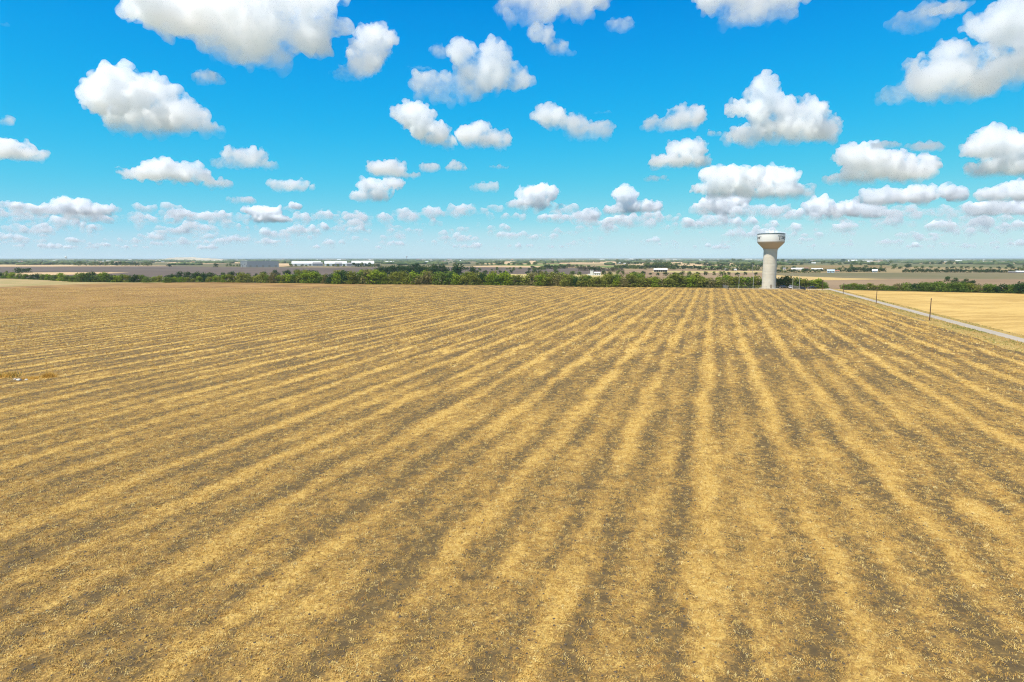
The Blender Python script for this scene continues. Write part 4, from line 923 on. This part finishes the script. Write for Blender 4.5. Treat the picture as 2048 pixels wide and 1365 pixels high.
def cloud_mat(name, dens, sc_, soft=260.0, zoff=0.0, ani=.55, lo=.39, thin=False):
    m = bpy.data.materials.new(name); m.use_nodes = True; t = m.node_tree; t.nodes.clear(); g = N(t)
    o = g.n('ShaderNodeOutputMaterial'); v = g.n('ShaderNodeVolumeScatter'); v.inputs['Color'].default_value = (1, 1, 1, 1); v.inputs['Anisotropy'].default_value = ani
    tc = g.n('ShaderNodeTexCoord'); n = g.noise(tc.outputs['Object'], 1 / sc_, 8, .66)
    z = g.sep(tc.outputs['Object'])[2]; g.put(v.inputs['Density'], g.m('MULTIPLY', g.rng(n, lo, lo + .2, 0, dens), g.rng(z, zoff + 20, zoff + soft, .10, 1, smooth=True))); t.links.new(v.outputs[0], o.inputs['Volume'])
    if thin: g.put(v.inputs['Density'], g.m('MULTIPLY', v.inputs['Density'].links[0].from_socket, g.rng(g.sep(tc.outputs['Object'])[1], 14000, 42000, 1, .2)))  # density drops with distance, standing in for air haze over the far clouds
    return m
bm = bmesh.new(); bmesh.ops.create_icosphere(bm, subdivisions=2, radius=1)
I1 = np.array([v.co[:] for v in bm.verts]); T1 = np.array([[q.index for q in f.verts] for f in bm.faces]); bm.free()
def puffs(ells, rng, D, k, width, levels=2):
    P = []; Rr = []
    for cx, cy, rx, ry in ells:
        if levels > 1:
            m_ = max(1, int(round(rx / ry * 1.6)))
            for q_ in range(m_):
                dd = ray(cx + (rx - ry) * ((q_ + .5) / m_ * 2 - 1), cy) if rx > ry else ray(cx, cy)
                P.append(dd / dd[1] * D + np.array([0, 0, CAMH])); Rr.append(min(rx, ry) * k * .74)
        a, b = rx * k, ry * k; r0 = min(a, b); n = max(5, int(9 * a / b)) if levels > 1 else max(4, int(6 * a / b))
        dd = ray(cx, cy); p0 = dd / dd[1] * D + np.array([0, 0, CAMH])
        for i in range(n):
            th = rng.uniform(0, 2 * math.pi); q = math.sqrt(rng.uniform(0, 1)); r = r0 * rng.uniform(.36, .68)
            p = p0 + np.array([math.cos(th) * q * max(a - r, 0), rng.uniform(-.5, .5) * max(a, width * .22), math.sin(th) * q * max(b - r, 0)])
            P.append(p); Rr.append(r)
            for j in range(7 if levels > 1 else 4):
                u = rng.normal(size=3); u[2] = abs(u[2]) * .8; u /= np.linalg.norm(u); r2 = r * rng.uniform(.25, .5)
                P.append(p + u * r * .9); Rr.append(r2)
                if levels > 1:
                    for _ in range(3):
                        u2 = u + rng.normal(size=3) * .6; u2 /= np.linalg.norm(u2); P.append(p + u * r * .9 + u2 * r2 * .9); Rr.append(r2 * rng.uniform(.3, .55))
    return np.array(P), np.array(Rr)
QUEUE = []
def solid(name, V, Fc, vox, s1, s2, m, c):
    ob = link(name, trimesh(name, V, Fc), loc=c); md = ob.modifiers.new('remesh', 'REMESH'); md.mode = 'VOXEL'; md.voxel_size = vox
    QUEUE.append((ob, s1, s2, m)); return ob
def finish_clouds():
    "merge the puffs, swell them with three scales of billows, merge again"
    for step in (0, 1):
        dg = bpy.context.evaluated_depsgraph_get()
        new = [bpy.data.meshes.new_from_object(q[0].evaluated_get(dg)) for q in QUEUE]
        for (ob, s1, s2, m), me in zip(QUEUE, new):
            old = ob.data
            if step == 0:
                n = len(me.vertices); A = np.empty(n * 3); me.vertices.foreach_get('co', A); A = A.reshape(-1, 3); Nn = np.empty(n * 3); me.vertices.foreach_get('normal', Nn); Nn = Nn.reshape(-1, 3)
                f = np.abs(pnoise(A / s1)) * 1.0 * s1 + np.abs(pnoise(A / s2 + 7)) * 1.3 * s2 + np.abs(pnoise(A / (s2 * .42) + 3)) * .65 * s2 - s1 * .30
                A += Nn * f[:, None]; me.vertices.foreach_set('co', A.ravel()); me.update()
            else: ob.modifiers.clear(); me.materials.clear(); me.materials.append(m)
            ob.data = me; me.name = 'cloud'; bpy.data.meshes.remove(old)
def cloud(label, ells, seed, vox=62, dens=None, base=None):
    rng = np.random.default_rng(seed); ells = [(a_, b_ + 8, c_, d_) for a_, b_, c_, d_ in ells]
    bpy_ = base or max(e[1] + e[3] for e in ells); cxm = float(np.mean([e[0] for e in ells]))
    d_ = ray(cxm, bpy_); D = (BASE - CAMH) / d_[2] * d_[1]; k = D / F
    width = (max(e[0] + e[2] for e in ells) - min(e[0] - e[2] for e in ells)) * k
    P, Rr = puffs(ells, rng, D, k, width, 2 if vox > 40 else 1)
    V = (I1[None] * Rr[:, None, None] + P[:, None]).reshape(-1, 3); Fc = (T1[None] + (np.arange(len(P)) * len(I1))[:, None, None]).reshape(-1, 3)
    c = V.mean(0); c[2] = BASE; V = V - c
    if base is None: neg = V[:, 2] < 40; V[neg, 2] = 40 + (V[neg, 2] - 40) * .25
    m = CLM[3] if bpy_ > 385 else CLM[0] if width > 900 else CLM[1] if width > 350 else CLM[2]
    ob = solid('cloud', V, Fc, width / vox, width * .085, width * .032, m, c)
    return tag(ob, label, 'cloud', 'fair-weather cumulus clouds over the plain')
CLM = [cloud_mat('cumulus', .030, 240, 330), cloud_mat('small_cumulus', .032, 140, 200), cloud_mat('cloud_scrap', .024, 80, 110), cloud_mat('low_cumulus', .017, 240, 300, 0, .3)]
CL = [
 ('huge grey-bottomed cloud cut off by the top edge left of middle', [(420, 30, 150, 42), (300, 8, 70, 22), (470, 90, 60, 26), (530, 112, 58, 24), (570, 60, 90, 45), (645, 22, 38, 26), (600, -12, 80, 34), (430, -22, 190, 34)], 70),
 ('big white cloud with a sloping right side at left', [(200, 185, 50, 45), (255, 175, 55, 42), (310, 200, 60, 45), (360, 225, 55, 38), (290, 240, 100, 26), (410, 248, 30, 11)], 70),
 ('egg-shaped white cloud tilted to the right, right of the huge grey one', [(754, 82, 42, 38), (732, 112, 44, 38), (694, 143, 32, 17)], 62),
 ('ragged white cloud with two humps above the middle', [(930, 110, 30, 30), (990, 110, 35, 32), (1000, 140, 55, 30), (960, 160, 60, 22), (870, 165, 50, 26), (1040, 160, 28, 13), (900, 188, 68, 14)], 70),
 ('small pale cloud left of the two-humped one', [(880, 100, 24, 17)], 36),
 ('thin flat cloud scrap just left of the two-humped cloud', [(840, 133, 27, 8)], 36),
 ('rounded white cloud touching another below the two-humped cloud', [(830, 225, 46, 34), (860, 260, 40, 28), (888, 277, 26, 17)], 62),
 ('low dome-shaped cloud right of its touching neighbour', [(950, 265, 44, 28), (990, 272, 38, 22)], 56),
 ('grey-white cloud cut by the top edge right of middle', [(1090, 8, 108, 30), (1060, 28, 60, 14), (1140, -20, 80, 30)], 62),
 ('slanting narrow cloud beneath the top middle cloud', [(1080, 60, 26, 20), (1110, 85, 26, 17), (1135, 104, 20, 9)], 48),
 ('small fluffy scrap right of the top middle cloud', [(1240, 47, 27, 19)], 36),
 ('wavy cloud falling to the right in the middle of the sky', [(1100, 225, 34, 26), (1150, 245, 42, 22), (1200, 255, 30, 18), (1165, 268, 34, 11)], 60),
 ('tiny wisp over the wavy cloud', [(1205, 220, 20, 6)], 30),
 ('low white cloud left of the triangular one', [(1370, 230, 48, 26), (1320, 243, 42, 16)], 56),
 ('tall triangular cloud with a pointed peak at right', [(1525, 175, 34, 30), (1490, 208, 38, 17), (1540, 215, 55, 38), (1600, 235, 60, 36), (1650, 255, 36, 24), (1540, 264, 88, 25)], 72),
 ('round cloud below the low white cloud', [(1370, 296, 44, 26), (1360, 316, 62, 17)], 56),
 ('dark-bottomed cloud cut by the top edge above the triangular one', [(1505, 8, 92, 36), (1500, -20, 110, 30)], 62),
 ('big mound-shaped cloud with a flat tail at upper right', [(1905, 130, 75, 58), (1860, 165, 75, 34), (1785, 192, 38, 11), (1950, 165, 60, 32)], 70),
 ('pale high cloud filling the top right corner', [(2035, 60, 60, 80), (2010, 140, 62, 40), (1985, 40, 40, 45), (2120, 80, 70, 80)], 66),
 ('loose grey cloud left of the top right corner', [(1820, 42, 48, 22), (1880, 10, 58, 14)], 50),
 ('wide cloud with twin humps left of the right edge', [(1700, 302, 38, 23), (1760, 320, 68, 32), (1840, 325, 46, 24), (1760, 347, 108, 12)], 66),
 ('big grey-shaded cloud at the right edge', [(1990, 275, 52, 32), (2035, 295, 50, 42), (1958, 292, 50, 17), (1990, 332, 68, 18)], 66),
 ('broad cloud with many humps left of the tower', [(1440, 345, 38, 22), (1530, 350, 72, 26), (1590, 376, 38, 17), (1430, 369, 56, 11), (1500, 382, 98, 11)], 66),
 ('cloud cut by the left edge, sloping right', [(12, 292, 48, 24), (60, 304, 38, 15)], 50),
 ('long ragged cloud at lower left', [(330, 331, 38, 17), (290, 341, 52, 13), (380, 341, 43, 18), (430, 361, 28, 9)], 62),
 ('smooth dome cloud right of the long ragged one', [(490, 309, 43, 22), (470, 321, 54, 12), (525, 323, 26, 10)], 56),
 ('small flat dome cloud at lower left of middle', [(578, 365, 46, 15)], 48),
 ('stacked upper cloud with a small tail, left of middle', [(775, 331, 42, 18), (800, 345, 40, 7)], 50),
 ('stacked lower cloud under the one with a tail', [(760, 362, 54, 13), (742, 386, 48, 13)], 52),
 ('small rounded cloud under the touching pair', [(859, 329, 23, 13)], 36),
 ('small ragged cloud right of the small rounded one', [(912, 326, 22, 13)], 36),
 ('small flat oval cloud in the middle', [(972, 368, 34, 12)], 42),
 ('little flat scrap above the oval cloud', [(998, 328, 22, 6)], 30),
 ('layered cloud right of the oval cloud', [(1080, 379, 48, 19), (1058, 401, 46, 12)], 56),
 ('cloud with a steep left tower, right of the layered one', [(1250, 387, 27, 21), (1290, 406, 44, 12), (1240, 413, 38, 10)], 56),
 ('small mound left of the steep-towered cloud', [(1180, 423, 30, 14)], 42),
 ('tiny flat cloud under the round one', [(1313, 351, 27, 8)], 34),
 ('heaped cloud just above left of the tower', [(1450, 398, 52, 18), (1430, 418, 40, 8)], 54),
 ('long grey cloud bank right of the tower', [(1760, 388, 42, 20), (1830, 385, 50, 18), (1900, 378, 44, 14)], 58),
 ('white lumpy cloud right above the tower top', [(1640, 408, 30, 20), (1700, 412, 48, 17), (1750, 422, 36, 10)], 58),
 ('grey-white cloud at the right edge above the horizon', [(1990, 385, 42, 18), (2035, 375, 40, 24)], 50),
 ('low bank of cloud near the right edge', [(2000, 412, 60, 14), (2050, 405, 40, 18)], 50),
 ('three-humped cloud low at left', [(140, 405, 40, 17), (195, 413, 42, 14), (110, 412, 34, 10)], 56),
 ('small cloud cut by the left edge low down', [(22, 404, 30, 10)], 40),
 ('small mound low between the left clouds', [(362, 420, 28, 11)], 40),
 ('small flat cloud above the heaped low ones', [(486, 394, 32, 9)], 38),
 ('low heap of small clouds left of middle', [(525, 415, 40, 12), (545, 432, 42, 9), (590, 405, 14, 8)], 50),
 ('small pale cloud high at the left edge', [(8, 45, 12, 10)], 30),
 ('faint loose wisp at the left edge', [(12, 236, 24, 14)], 34),
 ('small puff above the big white left cloud', [(408, 150, 34, 17)], 44),
 ('small scrap beside the triangular cloud', [(1425, 262, 18, 10)], 34),
 ('pair of soft flat scraps over the twin-humped cloud', [(1770, 284, 32, 8), (1845, 289, 38, 11)], 44),
]
for i, (lab, el, vx) in enumerate(CL): cloud(lab, el, 100 + i, int(vx * 1.6) if vx > 54 else int(vx * 1.2))
# the countless small clouds towards the horizon, one mass
def cloud_field():
    r = np.random.default_rng(4); VV = []; FF = []; nb = 0
    for i in range(720):
        u = r.uniform(0, 1); py = 420 + 80 * u ** .8; px = r.uniform(-120, 2170)
        if 1490 < px < 1600 and py > 440 and r.random() < .3: continue
        d_ = ray(px, py); D = (BASE - CAMH) / d_[2] * d_[1]; k = D / F
        rx = r.uniform(10, 52) * (1.15 - .4 * u); ry = rx * r.uniform(.15, .34) * (1 - .3 * u); n = int(r.integers(6, 13))
        hump = r.uniform(-.5, .5)
        for j in range(n):
            x = r.uniform(-1, 1); s = max(ry * (1 - .7 * abs(x - hump) ** 1.2) * r.uniform(.5, 1.0), ry * .2)
            p = d_ / d_[1] * D + np.array([x * rx * k, r.normal(0, rx * k * .35), CAMH + s * k * .3])
            Q = [(p, s * k)]
            for _ in range(5):
                u_ = r.normal(size=3); u_[2] = abs(u_[2]); u_ /= np.linalg.norm(u_); Q.append((p + u_ * s * k * .85, s * k * r.uniform(.25, .5)))
            for c_, r_ in Q:
                V = I1 * np.array([1.25, 1.25, .85]) * r_ + c_
                V[:, 2] = np.where(V[:, 2] < BASE, BASE + (V[:, 2] - BASE) * .3, V[:, 2])
                VV.append(V); FF.append(T1 + nb); nb += len(I1)
    V = np.concatenate(VV); Fc = np.concatenate(FF)
    return V, Fc
def cloud_bank(name, m, vox):
    V, Fc = cloud_field()
    # join overlapping puffs distance band by distance band, so that voxels suit the range
    cen = V.reshape(-1, len(I1), 3).mean(1); D = cen[:, 1]
    meshes = []
    for a, b_ in ((0, 14000), (14000, 22000), (22000, 34000), (34000, 90000)):
        idx = np.where((D >= a) & (D < b_))[0]
        if not len(idx): continue
        vv = V.reshape(-1, len(I1), 3)[idx].reshape(-1, 3); ff = (T1[None] + (np.arange(len(idx)) * len(I1))[:, None, None]).reshape(-1, 3)
        vs_ = vox * (a + b_ if b_ < 90000 else 90000) / 2
        ob = solid(name, vv, ff, vs_, vs_ * 5, vs_ * 2.2, m, (0, 0, 0)); meshes.append(ob)
    finish_clouds()
    bmj = bmesh.new()
    for ob in meshes: bmj.from_mesh(ob.data)
    me = bpy.data.meshes.new(name); bmj.to_mesh(me); bmj.free(); me.materials.append(m)
    for ob in meshes: bpy.data.objects.remove(ob)
    return tag(link(name, me), kind='stuff')
cloud_bank('distant_clouds', cloud_mat('distant_cumulus', .030, 420, 330, BASE, 0, .41, True), .0028)

# ------------------------------------------------------------------ haze lying over the country
hm = bpy.data.materials.new('haze'); hm.use_nodes = True; t = hm.node_tree; t.nodes.clear()
o_ = t.nodes.new('ShaderNodeOutputMaterial'); pv = t.nodes.new('ShaderNodeVolumePrincipled'); pv.inputs['Color'].default_value = (.72, .88, 1, 1); pv.inputs['Density'].default_value = 6e-5; pv.inputs['Anisotropy'].default_value = 0
t.links.new(pv.outputs[0], o_.inputs['Volume'])
tag(MB().box(-EXT - 600, EXT + 600, -1000, EXT + 600, -1.5, 48).obj('haze', hm), kind='stuff')
